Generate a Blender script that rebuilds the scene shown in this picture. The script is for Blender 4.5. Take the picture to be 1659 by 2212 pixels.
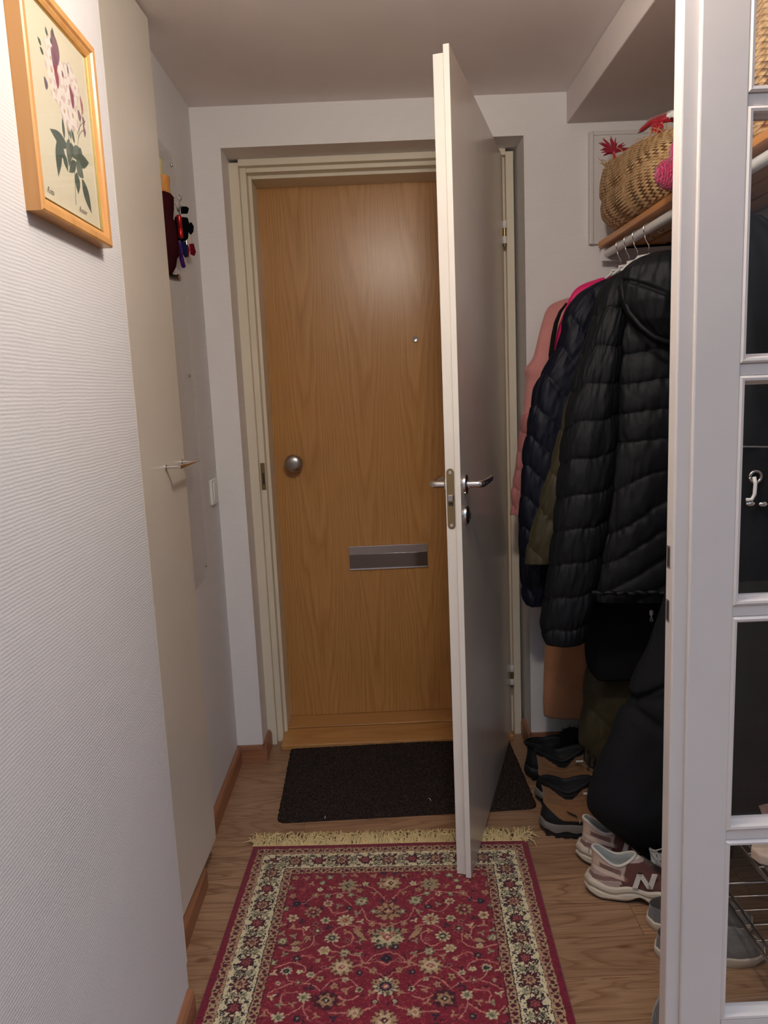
import bpy, math, random
import numpy as np
from mathutils import Vector, Matrix
random.seed(7); rng = np.random.RandomState(7)
PI = math.pi
for o in list(bpy.data.objects): bpy.data.objects.remove(o)
C = bpy.context.scene.collection
scn = bpy.context.scene

# ------------------------------------------------------------------ camera
HC = 1.306; FPX = 1642.3
YAW, PITCH, ROLL = math.radians(.1744), math.radians(9.0166), math.radians(-2.4521)
def cam_axes():
    f = np.array([math.sin(YAW)*math.cos(PITCH), math.cos(YAW)*math.cos(PITCH), -math.sin(PITCH)])
    r = np.array([math.cos(YAW), -math.sin(YAW), 0.]); u = np.cross(r, f)
    c, s = math.cos(ROLL), math.sin(ROLL)
    return c*r+s*u, -s*r+c*u, f
CR, CU, CF = cam_axes()
cd = bpy.data.cameras.new('camera'); cam = bpy.data.objects.new('camera', cd); C.objects.link(cam)
cam.matrix_world = Matrix(((CR[0], CU[0], -CF[0], 0), (CR[1], CU[1], -CF[1], 0), (CR[2], CU[2], -CF[2], HC), (0, 0, 0, 1)))
cd.sensor_fit = 'VERTICAL'; cd.sensor_height = 36; cd.lens = FPX/2212*36; cd.clip_start = .02
scn.camera = cam
def ray(px, py): return CF+CR*(px-829.5)/FPX-CU*(py-1106)/FPX
def at_x(px, py, X): d = ray(px, py); return np.array([0, 0, HC])+d*X/d[0]      # measured point on the plane x = X
def at_y(px, py, Y): d = ray(px, py); return np.array([0, 0, HC])+d*Y/d[1]
def at_z(px, py, Z=0.): d = ray(px, py); return np.array([0, 0, HC])+d*(Z-HC)/d[2]

# ------------------------------------------------------------------ world, light, exposure
CEIL = 2.222
LAMP = (.12, .985, 2.06)
LAMP_E = 158.
w = bpy.data.worlds.new('world'); scn.world = w; w.use_nodes = True
w.node_tree.nodes['Background'].inputs[0].default_value = (.80, .88, 1., 1)
w.node_tree.nodes['Background'].inputs[1].default_value = 1.
_t = w.node_tree; _c = _t.nodes.new('ShaderNodeTexCoord'); _s = _t.nodes.new('ShaderNodeSeparateXYZ'); _r = _t.nodes.new('ShaderNodeValToRGB')
_t.links.new(_c.outputs['Generated'], _s.inputs[0]); _t.links.new(_s.outputs[2], _r.inputs[0]); _t.links.new(_r.outputs[0], _t.nodes['Background'].inputs[0])
_r.color_ramp.elements[0].position = .05; _r.color_ramp.elements[0].color = (.05, .05, .055, 1)
_r.color_ramp.elements[1].position = .45; _r.color_ramp.elements[1].color = (.98, 1.1, 1.34, 1)
scn.view_settings.view_transform = 'Standard'; scn.view_settings.look = 'None'
scn.view_settings.exposure = 0.13; scn.view_settings.gamma = 1; scn.view_settings.use_curve_mapping = False

# ------------------------------------------------------------------ materials
def srgb(h):
    if isinstance(h, str):
        h = h.lstrip('#'); v = [int(h[i:i+2], 16)/255 for i in (0, 2, 4)]
    else: v = [x/255 for x in h]
    return tuple((x/12.92 if x <= .04045 else ((x+.055)/1.055)**2.4) for x in v)
class NT:
    def __init__(s, name, col=(.5, .5, .5), rough=.5, metal=0, spec=.5, **kw):
        s.m = bpy.data.materials.new(name); s.m.use_nodes = True; s.t = s.m.node_tree
        s.b = s.t.nodes['Principled BSDF']
        s.b.inputs['Base Color'].default_value = (*col, 1); s.b.inputs['Roughness'].default_value = rough
        s.b.inputs['Metallic'].default_value = metal; s.b.inputs['Specular IOR Level'].default_value = spec
        for k, v in kw.items(): s.b.inputs[k.replace('_', ' ')].default_value = v
        s.tc = None
    def n(s, typ, **kw):
        nd = s.t.nodes.new(typ)
        for k, v in kw.items():
            if k.startswith('i_'): nd.inputs[k[2:].replace('_', ' ')].default_value = v
            else: setattr(nd, k, v)
        return nd
    def l(s, a, b): s.t.links.new(a, b)
    def co(s, scale=(1, 1, 1), out='Object'):
        if not s.tc: s.tc = s.n('ShaderNodeTexCoord')
        mp = s.n('ShaderNodeMapping'); mp.inputs['Scale'].default_value = scale
        s.l(s.tc.outputs[out], mp.inputs[0]); return mp.outputs[0]
    def noise(s, scale=(1, 1, 1), freq=5, detail=3, rough=.5, dist=0):
        nd = s.n('ShaderNodeTexNoise'); nd.inputs['Scale'].default_value = freq
        nd.inputs['Detail'].default_value = detail; nd.inputs['Roughness'].default_value = rough; nd.inputs['Distortion'].default_value = dist
        s.l(s.co(scale), nd.inputs['Vector']); return nd.outputs['Fac']
    def math(s, op, a, b=None, c=None):
        nd = s.n('ShaderNodeMath', operation=op)
        for i, v in enumerate((a, b, c)):
            if v is None: continue
            if isinstance(v, (int, float)): nd.inputs[i].default_value = v
            else: s.l(v, nd.inputs[i])
        return nd.outputs[0]
    def ramp(s, fac, stops):
        nd = s.n('ShaderNodeValToRGB'); e = nd.color_ramp.elements
        while len(e) < len(stops): e.new(.5)
        for el, (p, c) in zip(e, stops):
            el.position = p; el.color = (*c, 1) if len(c) == 3 else c
        s.l(fac, nd.inputs[0]); return nd.outputs[0]
    def mix(s, fac, a, b, mode='MIX'):
        nd = s.n('ShaderNodeMix', data_type='RGBA', blend_type=mode)
        for i, v in ((0, fac), (6, a), (7, b)):
            if isinstance(v, (int, float)): nd.inputs[i].default_value = v
            elif isinstance(v, tuple): nd.inputs[i].default_value = (*v, 1)
            else: s.l(v, nd.inputs[i])
        return nd.outputs[2]
    def color(s, out): s.l(out, s.b.inputs['Base Color'])
    def bump(s, h, strength=.3, dist=.001, prev=None):
        nd = s.n('ShaderNodeBump'); nd.inputs['Strength'].default_value = strength; nd.inputs['Distance'].default_value = dist
        s.l(h, nd.inputs['Height'])
        if prev is not None: s.l(prev, nd.inputs['Normal'])
        s.l(nd.outputs[0], s.b.inputs['Normal']); return nd.outputs[0]

M = {}
def mk_wallpaper(name, col, k=1.):
    n = NT(name, col, .55, spec=.3)
    z = n.n('ShaderNodeSeparateXYZ'); n.l(n.co(), z.inputs[0])
    nz = n.noise((1, 1, 1), 22, 2)
    ph = n.math('ADD', n.math('MULTIPLY', z.outputs[2], 1180.), n.math('MULTIPLY', nz, 5.))
    s1 = n.math('SINE', ph)
    br = n.noise((1, 1, 2.2), 150, 2)
    h = n.math('ADD', n.math('MULTIPLY', s1, .35), n.math('MULTIPLY', br, 1.3))
    n.bump(h, .26*k, .0012)
    f = n.ramp(n.noise((1, 1, 1), 1.3, 3), [(.3, tuple(c*.965 for c in col)), (.7, col)])
    n.color(f); return n.m
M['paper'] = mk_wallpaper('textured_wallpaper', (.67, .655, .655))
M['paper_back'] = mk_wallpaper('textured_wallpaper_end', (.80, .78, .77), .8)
def mk_plain(name, col, rough=.5, spec=.4, bump=0, bf=120, metal=0, **kw):
    n = NT(name, col, rough, metal, spec, **kw)
    v = n.noise((1, 1, 1), 3, 4)
    n.color(n.ramp(v, [(.3, tuple(c*.94 for c in col)), (.7, tuple(min(1, c*1.03) for c in col))]))
    if bump: n.bump(n.noise((1, 1, 1), bf, 3), bump, .001)
    return n.m
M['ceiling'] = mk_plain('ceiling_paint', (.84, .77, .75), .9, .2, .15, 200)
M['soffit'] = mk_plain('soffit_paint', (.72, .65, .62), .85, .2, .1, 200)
M['cream'] = mk_plain('cream_gloss_paint', (.76, .69, .55), .38, .4, .06, 60)
M['cupboard'] = mk_plain('cream_laminate', (.63, .58, .50), .36, .4, .03, 40)
M['white_gloss'] = mk_plain('white_gloss_paint', (.62, .57, .54), .25, .5, .25, 22)
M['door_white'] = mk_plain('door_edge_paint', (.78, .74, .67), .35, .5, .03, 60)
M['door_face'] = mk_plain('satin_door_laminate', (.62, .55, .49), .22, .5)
M['white_plastic'] = mk_plain('white_plastic', (.78, .76, .73), .3, .5)
M['white_wire'] = mk_plain('white_coated_wire', (.72, .71, .69), .35, .5)
M['chrome'] = NT('chrome', (.72, .70, .69), .14, 1).m
M['steel'] = NT('brushed_steel', (.46, .43, .41), .3, 1).m
M['brass'] = mk_plain('aged_brass', srgb((150, 130, 95)), .36, .5, 0, 100, .8)
M['dark_metal'] = NT('dark_mortise', (.05, .04, .035), .5, .3).m
M['black_plastic'] = NT('black_plastic', (.006, .006, .007), .6, spec=0.).m
M['hollow'] = NT('dark_hollow', (.008, .007, .006), .9).m

def mk_oak(name, horizontal=False, base=None):
    n = NT(name, (.4, .2, .08), .3, spec=.4)
    sx = n.n('ShaderNodeSeparateXYZ'); n.l(n.co(), sx.inputs[0])
    X, Z = (sx.outputs[0], sx.outputs[2]) if not horizontal else (sx.outputs[1], sx.outputs[0])
    wob = n.noise((3.2, 3.2, .55) if not horizontal else (.6, 3, 3), 1.7, 2)
    xs = n.math('ADD', X, n.math('MULTIPLY', n.math('SUBTRACT', wob, .5), .13))
    pp = n.math('PINGPONG', n.math('ADD', xs, 10.03), .105)
    q = n.math('SUBTRACT', .105, pp)
    v = n.math('ADD', n.math('MULTIPLY', n.math('MULTIPLY', q, q), 620.), n.math('MULTIPLY', Z, -3.1))
    v = n.math('ADD', v, n.math('MULTIPLY', n.noise((7, 7, .8) if not horizontal else (.8, 7, 7), 3, 3), 1.6))
    ring = n.math('FRACT', v)
    fib = n.noise((260, 260, 5) if not horizontal else (5, 260, 260), 1, 4, .65)
    fib2 = n.noise((70, 70, 1.6) if not horizontal else (1.6, 70, 70), 1, 3, .6)
    c = n.ramp(ring, [(0, srgb((190, 142, 84))), (.55, srgb((202, 154, 95))), (.86, srgb((182, 132, 74))), (1., srgb((190, 142, 84)))])
    c = n.mix(n.math('MULTIPLY', fib2, .5), c, srgb((168, 116, 60)))
    d = n.ramp(fib, [(.33, (.62, .58, .52)), (.52, (1, 1, 1))])
    c = n.mix(.55, c, d, 'MULTIPLY')
    n.color(c); n.bump(fib, .12, .0005); return n.m
M['oak'] = mk_oak('oak_veneer'); M['oak_h'] = mk_oak('oak_threshold', True)
def mk_wood(name, a, b, scale, rough=.4, axis=0):
    n = NT(name, a, rough, spec=.4)
    sc = [40, 40, 40]; sc[axis] = 2.2
    f = n.noise(tuple(sc), scale, 4, .6, .6)
    n.color(n.ramp(f, [(.32, b), (.6, a)])); n.bump(f, .1, .0006); return n.m
M['skirt'] = mk_wood('oak_foil_skirting', srgb((156, 106, 76)), srgb((124, 80, 54)), 1, .4, 0)
M['skirt_y'] = mk_wood('oak_foil_skirting_y', srgb((156, 106, 76)), srgb((124, 80, 54)), 1, .4, 1)
M['pine'] = mk_wood('varnished_pine', srgb((208, 156, 98)), srgb((188, 132, 76)), .5, .28, 2)
M['pine_y'] = mk_wood('varnished_pine_y', srgb((206, 144, 80)), srgb((180, 112, 54)), .5, .3, 1)
M['gold'] = NT('gilt_slip', (.85, .58, .18), .25, .9).m

def mk_floor():
    n = NT('oak_laminate', (.4, .25, .15), .34, spec=.4)
    co = n.co((1, 1, 1))
    br = n.n('ShaderNodeTexBrick'); n.l(co, br.inputs['Vector']); br.offset = .37; br.offset_frequency = 2
    br.inputs['Scale'].default_value = 1; br.inputs['Brick Width'].default_value = .86; br.inputs['Row Height'].default_value = .121
    br.inputs['Mortar Size'].default_value = .0007; br.inputs['Mortar Smooth'].default_value = .2; br.inputs['Bias'].default_value = 0
    br.inputs['Color1'].default_value = (0, 0, 0, 1); br.inputs['Color2'].default_value = (1, 1, 1, 1); br.inputs['Mortar'].default_value = (.5, .5, .5, 1)
    off = n.n('ShaderNodeVectorMath', operation='MULTIPLY'); n.l(br.outputs['Color'], off.inputs[0]); off.inputs[1].default_value = (7.3, 3.1, 2)
    add = n.n('ShaderNodeVectorMath', operation='ADD'); n.l(co, add.inputs[0]); n.l(off.outputs[0], add.inputs[1])
    def ns(sc, det, r=.5, dist=0):
        mp = n.n('ShaderNodeMapping'); mp.inputs['Scale'].default_value = sc; n.l(add.outputs[0], mp.inputs[0])
        t = n.n('ShaderNodeTexNoise'); t.inputs['Scale'].default_value = 1; t.inputs['Detail'].default_value = det; t.inputs['Roughness'].default_value = r; t.inputs['Distortion'].default_value = dist
        n.l(mp.outputs[0], t.inputs['Vector']); return t.outputs['Fac']
    big = ns((1.7, 13, 1), 2, .5, .5)
    rings = n.math('FRACT', n.math('MULTIPLY', big, 11.))
    fib = ns((7, 190, 1), 4, .6)
    c = n.ramp(rings, [(0, srgb((160, 126, 97))), (.6, srgb((172, 138, 108))), (.93, srgb((134, 98, 72))), (1, srgb((160, 126, 97)))])
    c = n.mix(n.math('MULTIPLY', br.outputs['Color'], .5), c, srgb((136, 104, 78)))
    c = n.mix(.8, c, n.ramp(fib, [(.3, (.70, .66, .62)), (.6, (1, 1, 1))]), 'MULTIPLY')
    knots = ns((3.1, 9, 1), 1, .5, 1.5)
    c = n.mix(n.ramp(knots, [(.70, (0, 0, 0)), (.78, (.8, .8, .8))]), c, srgb((104, 66, 42)))
    c = n.mix(br.outputs['Fac'], c, srgb((96, 62, 40)))
    n.color(c); n.bump(fib, .06, .0005); return n.m
M['floor'] = mk_floor()

def mk_cloth(name, col, rough=.6, sheen=.3, wr=.4, fr=60, spec=.3):
    n = NT(name, col, rough, spec=spec)
    n.b.inputs['Sheen Weight'].default_value = sheen; n.b.inputs['Sheen Roughness'].default_value = .5
    n.color(n.ramp(n.noise((1, 1, 1), 9, 3), [(.3, tuple(c*.82 for c in col)), (.7, tuple(c*1.12 for c in col))]))
    b1 = n.bump(n.noise((1, 1, .6), fr, 4, .6, .8), wr, .004)
    n.bump(n.noise((1, 1, 1), 1500, 1), .15, .0004, b1)
    return n.m
M['black_shell'] = mk_cloth('black_nylon', (.0050, .0058, .0078), .6, .0, .3, 38, .26)
M['black_cloth'] = mk_cloth('black_wool', (.0035, .0035, .004), .9, .0, .4, 25)
M['navy_black'] = mk_cloth('blue_black_cotton', (.0042, .0048, .0070), .85, .0, .3, 14)
M['navy_shell'] = mk_cloth('navy_nylon', (.0034, .0050, .0145), .55, .0, .35, 40, .3)
M['olive_shell'] = mk_cloth('olive_nylon', (.050, .039, .015), .55, .05, .4, 45, .4)
M['pink_jersey'] = mk_cloth('dusty_pink_jersey', (.56, .235, .215), .9, .4, .15, 30)
M['pink_quilt'] = mk_cloth('dusty_pink_nylon', (.45, .17, .16), .6, .2, .4, 50)
M['hot_pink'] = mk_cloth('hot_pink_shell', (.80, .012, .16), .5, .2, .4, 30)
M['tan_wool'] = mk_cloth('tan_wool', (.36, .16, .075), .8, .3, .1, 20)
M['grey_knit'] = mk_cloth('grey_knit', (.12, .12, .12), .9, .5, .5, 120)
M['maroon'] = mk_cloth('maroon_nylon', (.030, .006, .008), .8, 0, .2, 40, 0)

# ------------------------------------------------------------------ geometry helpers
BASE = {}
def tag(o, label=None, cat=None, group=None, kind=None):
    if label: o['label'] = label
    if cat: o['category'] = cat
    if group: o['group'] = group
    if kind: o['kind'] = kind
    return o
def thing(name, loc, label, cat, group=None, kind=None):
    o = bpy.data.objects.new(name, None); C.objects.link(o); o.location = loc; o.empty_display_size = .05
    BASE[o.name] = np.array(loc, float); return tag(o, label, cat, group, kind)
def superell(n, e):
    t = np.linspace(0, 2*PI, n, endpoint=False); c, s = np.cos(t), np.sin(t)
    return np.sign(c)*np.abs(c)**(2/e), np.sign(s)*np.abs(s)**(2/e)
def frame_of(d):
    d = d/np.linalg.norm(d); a = np.array([0, 0, 1.]) if abs(d[2]) < .9 else np.array([1., 0, 0])
    u = np.cross(a, d); u /= np.linalg.norm(u); return u, np.cross(d, u)
class G:
    def __init__(s): s.v = []; s.f = []; s.m = []; s.mi = 0; s.T = None
    def add(s, vs, fs, mi=None):
        b = len(s.v)
        for p in vs:
            p = np.asarray(p, float)
            if s.T is not None: p = s.T[:3, :3] @ p+s.T[:3, 3]
            s.v.append(tuple(p))
        for i, f in enumerate(fs):
            s.f.append(tuple(b+k for k in f)); s.m.append(mi[i] if isinstance(mi, (list, np.ndarray)) else (mi if mi is not None else s.mi))
        return s
    def box(s, x0, x1, y0, y1, z0, z1):
        v = [(x, y, z) for z in (z0, z1) for y in (y0, y1) for x in (x0, x1)]
        return s.add(v, [(0, 2, 3, 1), (4, 5, 7, 6), (0, 1, 5, 4), (2, 6, 7, 3), (0, 4, 6, 2), (1, 3, 7, 5)])
    def prism(s, pts, z0, z1):      # xy outline
        n = len(pts); v = [(x, y, z0) for x, y in pts]+[(x, y, z1) for x, y in pts]
        return s.add(v, [tuple(range(n))[::-1], tuple(range(n, 2*n))]+[(i, (i+1) % n, n+(i+1) % n, n+i) for i in range(n)])
    def extrude(s, pts3, d):        # planar 3-D outline pushed along d
        n = len(pts3); d = np.array(d); p = [np.array(q, float) for q in pts3]
        return s.add(p+[q+d for q in p], [tuple(range(n))[::-1], tuple(range(n, 2*n))]+[(i, (i+1) % n, n+(i+1) % n, n+i) for i in range(n)])
    def tube(s, path, r, n=10, cap=True):
        P = [np.array(p, float) for p in path]; k = len(P); R_ = r if hasattr(r, '__len__') else [r]*k
        vs = []; u0 = None
        for i in range(k):
            d = P[min(i+1, k-1)]-P[max(i-1, 0)]; d = d/(np.linalg.norm(d)+1e-12)
            if u0 is None: u, w_ = frame_of(d)
            else:
                u = u0-d*(u0 @ d); u /= np.linalg.norm(u)+1e-12; w_ = np.cross(d, u)
            u0 = u
            for j in range(n):
                a = 2*PI*j/n; vs.append(P[i]+R_[i]*(math.cos(a)*u+math.sin(a)*w_))
        fs = [(i*n+j, i*n+(j+1) % n, (i+1)*n+(j+1) % n, (i+1)*n+j) for i in range(k-1) for j in range(n)]
        if cap: fs += [tuple(range(n))[::-1], tuple((k-1)*n+j for j in range(n))]
        return s.add(vs, fs)
    def lathe(s, o, axis, prof, n=24):  # prof: (distance along axis, radius)
        a = np.array(axis, float); a /= np.linalg.norm(a); u, w_ = frame_of(a); o = np.array(o, float); vs = []
        for h, r in prof:
            for j in range(n):
                t = 2*PI*j/n; vs.append(o+a*h+r*(math.cos(t)*u+math.sin(t)*w_))
        k = len(prof); fs = [(i*n+j, i*n+(j+1) % n, (i+1)*n+(j+1) % n, (i+1)*n+j) for i in range(k-1) for j in range(n)]
        fs += [tuple(range(n))[::-1], tuple((k-1)*n+j for j in range(n))]
        return s.add(vs, fs)
    def ellipsoid(s, c, r, nu=24, nv=14):
        vs = []; 
        for i in range(nv+1):
            p = PI*(i+.02)/(nv+.04)
            for j in range(nu):
                t = 2*PI*j/nu; vs.append((c[0]+r[0]*math.sin(p)*math.cos(t), c[1]+r[1]*math.sin(p)*math.sin(t), c[2]+r[2]*math.cos(p)))
        fs = [(i*nu+j, (i+1)*nu+j, (i+1)*nu+(j+1) % nu, i*nu+(j+1) % nu) for i in range(nv) for j in range(nu)]
        return s.add(vs, fs)
    def grid(s, P, closed=True, mi=None):     # P: rows x cols x 3
        r, c = P.shape[:2]; b = len(s.v)
        Q = P.reshape(-1, 3)
        if s.T is not None: Q = Q @ s.T[:3, :3].T+s.T[:3, 3]
        s.v += [tuple(q) for q in Q.tolist()]
        cc = c if closed else c-1
        for i in range(r-1):
            for j in range(cc):
                s.f.append((b+i*c+j, b+i*c+(j+1) % c, b+(i+1)*c+(j+1) % c, b+(i+1)*c+j)); s.m.append(int(mi[i, j]) if mi is not None else s.mi)
        return s
    def build(s, name, mats, parent=None, smooth=False, bevel=0, label=None, auto=None):
        if not isinstance(mats, (list, tuple)): mats = [mats]
        V = np.array(s.v, float)
        if parent is not None: org = BASE[parent.name]
        else: org = np.array([(V[:, 0].min()+V[:, 0].max())/2, (V[:, 1].min()+V[:, 1].max())/2, V[:, 2].min()])
        me = bpy.data.meshes.new(name); me.from_pydata((V-org).tolist(), [], s.f)
        for m in mats: me.materials.append(M[m] if isinstance(m, str) else m)
        if len(mats) > 1: me.polygons.foreach_set('material_index', s.m)
        if smooth: me.polygons.foreach_set('use_smooth', [True]*len(me.polygons))
        me.update()
        o = bpy.data.objects.new(name, me); C.objects.link(o)
        if parent is not None: o.parent = parent
        else: o.location = org
        BASE[o.name] = org
        if smooth and auto: 
            try: me.set_sharp_from_angle(angle=math.radians(auto))
            except Exception: pass
        if bevel:
            b = o.modifiers.new('bevel', 'BEVEL'); b.width = bevel; b.segments = 2; b.limit_method = 'ANGLE'; b.angle_limit = math.radians(40)
        if label: o['label'] = label
        return o
def struct(o, label, cat): return tag(o, label, cat, kind='structure')
def vnoise(x, y, seed=0):
    r = np.random.RandomState(seed).rand(64, 64); x = np.asarray(x, float); y = np.asarray(y, float)
    xi, yi = np.floor(x).astype(int), np.floor(y).astype(int); fx, fy = x-xi, y-yi
    fx = fx*fx*(3-2*fx); fy = fy*fy*(3-2*fy); a = lambda i, j: r[i % 64, j % 64]
    return (a(xi, yi)*(1-fx)+a(xi+1, yi)*fx)*(1-fy)+(a(xi, yi+1)*(1-fx)+a(xi+1, yi+1)*fx)*fy-.5

# ------------------------------------------------------------------ the shell
XL, XM, XN = -.558, -.535, -.460          # far left wall, cupboard recess, near left wall
YB, YJ, YD = 2.593, 2.715, 2.902          # end wall face, door frame face, entrance door
RX0, RX1, RZ = -.466, .507, 2.0967        # reveal
XR = 1.06; YG = 1.10
g = G(); g.box(-1.2, 3.0, -2.6, 2.95, -.06, 0); struct(g.build('floor', 'floor'), 'oak laminate floor of strips running across the hall', 'floor')
g = G(); g.box(-1.2, 3.0, YG-.6, 2.95, CEIL, CEIL+.08); struct(g.build('ceiling', 'ceiling'), 'grey-beige painted hall ceiling', 'ceiling')
g = G()
g.extrude([(x, YB, z) for x, z in ((-.9, 0), (RX0, 0), (RX0, RZ), (RX1, RZ), (RX1, 0), (XR+.12, 0), (XR+.12, CEIL), (-.9, CEIL))], (0, .457, 0))
struct(g.build('wall_back', 'paper_back'), 'end wall in white textured wallpaper around the entrance door recess', 'wall')
g = G(); g.box(-.9, XL, 1.90, YB, 0, CEIL); g.box(-.9, XM, 1.466, 1.90, 0, CEIL)
struct(g.build('wall_left', 'paper'), 'left wall between the cupboard door and the end wall', 'wall')
g = G(); g.box(-.9, XN, -2.4, 1.466, 0, CEIL)
struct(g.build('wall_left_near', 'paper', bevel=.004), 'near left wall in white ribbed wallpaper that carries the framed print', 'wall')
g = G(); g.box(XR, XR+.12, YG, YB, 0, CEIL); struct(g.build('wall_right', 'paper'), 'wall at the back of the coat niche', 'wall')
sz = at_y(1225, 267, YB)[2]
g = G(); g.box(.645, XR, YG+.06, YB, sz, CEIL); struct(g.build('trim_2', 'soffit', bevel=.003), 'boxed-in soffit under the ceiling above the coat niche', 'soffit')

# skirtings
def skirting(name, segs, label):
    g = G()
    for (x0, y0, x1, y1, nx, ny) in segs:
        t, h = .015, .062
        prof = [(0, 0), (t, 0), (t, h-.012), (t-.004, h-.003), (t-.009, h), (0, h)]
        a = [np.array([x0+nx*p, y0+ny*p, z]) for p, z in prof]
        g.extrude(a, (x1-x0, y1-y0, 0))
    return struct(g.build(name, 'skirt_y' if abs(segs[0][3]-segs[0][1]) > abs(segs[0][2]-segs[0][0]) else 'skirt'), label, 'skirting board')
skirting('baseboard_left', [(XL, 1.97, XL, YB-.0, 1, 0)], 'brown skirting along the far left wall')
skirting('baseboard_left_recess', [(XM, 1.466, XM, 1.885, 1.4, 0)], 'short brown skirting under the cupboard door')
skirting('baseboard_left_near', [(XN, -2.3, XN, 1.452, 1, 0)], 'brown skirting under the near ribbed wall')
skirting('baseboard_back_left', [(XL, YB, RX0+.014, YB, 0, -1), (RX0, YB-.014, RX0, YJ-.002, 1, 0)], 'brown skirting wrapping the left corner of the door recess')
skirting('baseboard_back_right', [(RX1-.014, YB, XR, YB, 0, -1), (RX1, YB-.014, RX1, YJ-.002, -1, 0)], 'brown skirting wrapping the right corner of the door recess')

# door frame (rebated, painted cream)
fr = thing('trim_1', (0, YJ, 0), 'cream painted rebated frame of the entrance doors', 'door frame', kind='structure')
def jamb(xs, sgn):
    g = G()
    for (xa, xb, ya) in xs: g.box(min(xa, xb), max(xa, xb), ya, 3.0, 0, 2.0865)
    return g
jamb([(RX0, -.4335, YJ), (-.4335, -.4125, 2.74), (-.4125, -.4005, 2.78)], 1).build('frame_post', 'cream', fr, bevel=.0015)
jamb([(RX1-.012, .4685, YJ), (.4685, .455, 2.74), (.455, .443, 2.78)], -1).build('frame_post', 'cream', fr, bevel=.0015)
g = G(); g.box(-.4335, .4685, YJ, 3.0, 2.0748, 2.0965); g.box(-.4125, .455, 2.742, 3.0, 2.060, 2.0748); g.box(-.4005, .443, 2.78, 3.0, 2.048, 2.060)
g.build('frame_head', 'cream', fr, bevel=.0015)
a, b = at_y(569, 1000, 2.739), at_y(579, 1058, 2.739)
g = G(); g.box(-.4305, -.4145, 2.7385, 2.7405, b[2], a[2]); sp = g.build('strike_plate', 'brass', fr, bevel=.0008)
g = G(); g.box(-.4255, -.4185, 2.7375, 2.7392, b[2]+.02, b[2]+.062); g.build('latch_hole', 'dark_metal', sp)
g = G(); g.box(-.4125, .455, 2.66, 2.93, 0, .022); g.box(-.4125, .455, 2.80, 2.93, .022, .030)
struct(g.build('trim_3', 'oak_h', bevel=.005), 'oak threshold under the entrance door', 'threshold')

# entrance door
ed = thing('door_1', (0, YD, 0), 'flat oak veneer entrance door, closed', 'door', kind='structure')
g = G(); g.box(-.401, .447, YD, YD+.05, .031, 2.0565); g.build('door_leaf', 'oak', ed, bevel=.001)
k = at_y(635, 1001, YD-.03)
g = G(); g.lathe((k[0], YD, k[2]), (0, -1, 0), [(0, .030), (.004, .031), (.006, .014), (.018, .012), (.024, .022), (.031, .032), (.040, .0345), (.048, .032), (.054, .025), (.057, .014), (.058, .002)], 40)
g.build('door_knob', 'steel', ed, smooth=True)
k = at_y(897, 733, YD)
g = G(); g.lathe((k[0], YD, k[2]), (0, -1, 0), [(0, .0105), (.004, .0105), (.005, .009), (.005, .006), (.0035, .0005)], 24); g.build('peephole', 'chrome', ed, smooth=True, auto=30)
p0, p1 = at_y(753, 1181, YD), at_y(925, 1223, YD)
g = G(); g.box(p0[0], p1[0], YD-.0025, YD, p1[2], p0[2]); ls = g.build('letter_plate', 'steel', ed, bevel=.0008)
g = G(); g.box(p0[0]+.002, p1[0]-.002, YD-.006, YD-.0024, p1[2]+.004, p1[2]+.060); g.build('letter_flap', NT('polished_steel', (.17, .145, .135), .10, 1).m, ls, bevel=.0006)
for xx in (p0[0]+.014, p1[0]-.014):
    g = G(); g.lathe((xx, YD-.0024, p0[2]-.009), (0, -1, 0), [(0, .0028), (.0012, .0024), (.0014, .0003)], 12); g.build('screw', 'chrome', ls, smooth=True)
g = G(); g.box(p0[0], p1[0], YD-.0075, YD-.002, p0[2]-.0015, p0[2]+.001); g.box(p0[0], p1[0], YD-.0075, YD-.002, p1[2]-.001, p1[2]+.002); g.build('letter_lip', 'chrome', ls)

# inner door, standing open
PF = np.array([.1965, 1.850]); PH = np.array([.4545, 2.703]); DW = np.linalg.norm(PH-PF)
dd = (PH-PF)/DW; dn = np.array([dd[1], -dd[0]])       # dn points to the coats
T = np.eye(4); T[:2, 0] = dd; T[:2, 1] = -dn; T[:2, 3] = PF   # local: x along the leaf from free edge, y into the leaf
DT = 2.072
idr = thing('door_2', (PH[0], PH[1], 0), 'flat white inner door standing open towards the camera', 'door', kind='structure')
g = G(); g.T = T
g.box(0, DW, 0, .0145, .012, DT); g.box(.0125, DW-.012, .0145, .041, .012, DT-.0125)
for f_i in range(len(g.f)): pass
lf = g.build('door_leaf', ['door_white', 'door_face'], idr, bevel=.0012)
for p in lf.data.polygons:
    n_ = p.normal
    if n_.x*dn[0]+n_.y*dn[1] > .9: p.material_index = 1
def dlocal(px, py, off=0.):
    # point where the sight line meets the coat-side face (offset off outwards)
    d = ray(px, py); nn = np.array([dn[0], dn[1], 0]); p = np.array([PF[0]+dn[0]*off, PF[1]+dn[1]*off, 0])
    t = ((p-np.array([0, 0, HC])) @ nn)/(d @ nn); q = np.array([0, 0, HC])+d*t
    return (q[:2]-PF) @ dd, q[2]
zh = 1.066
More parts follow.
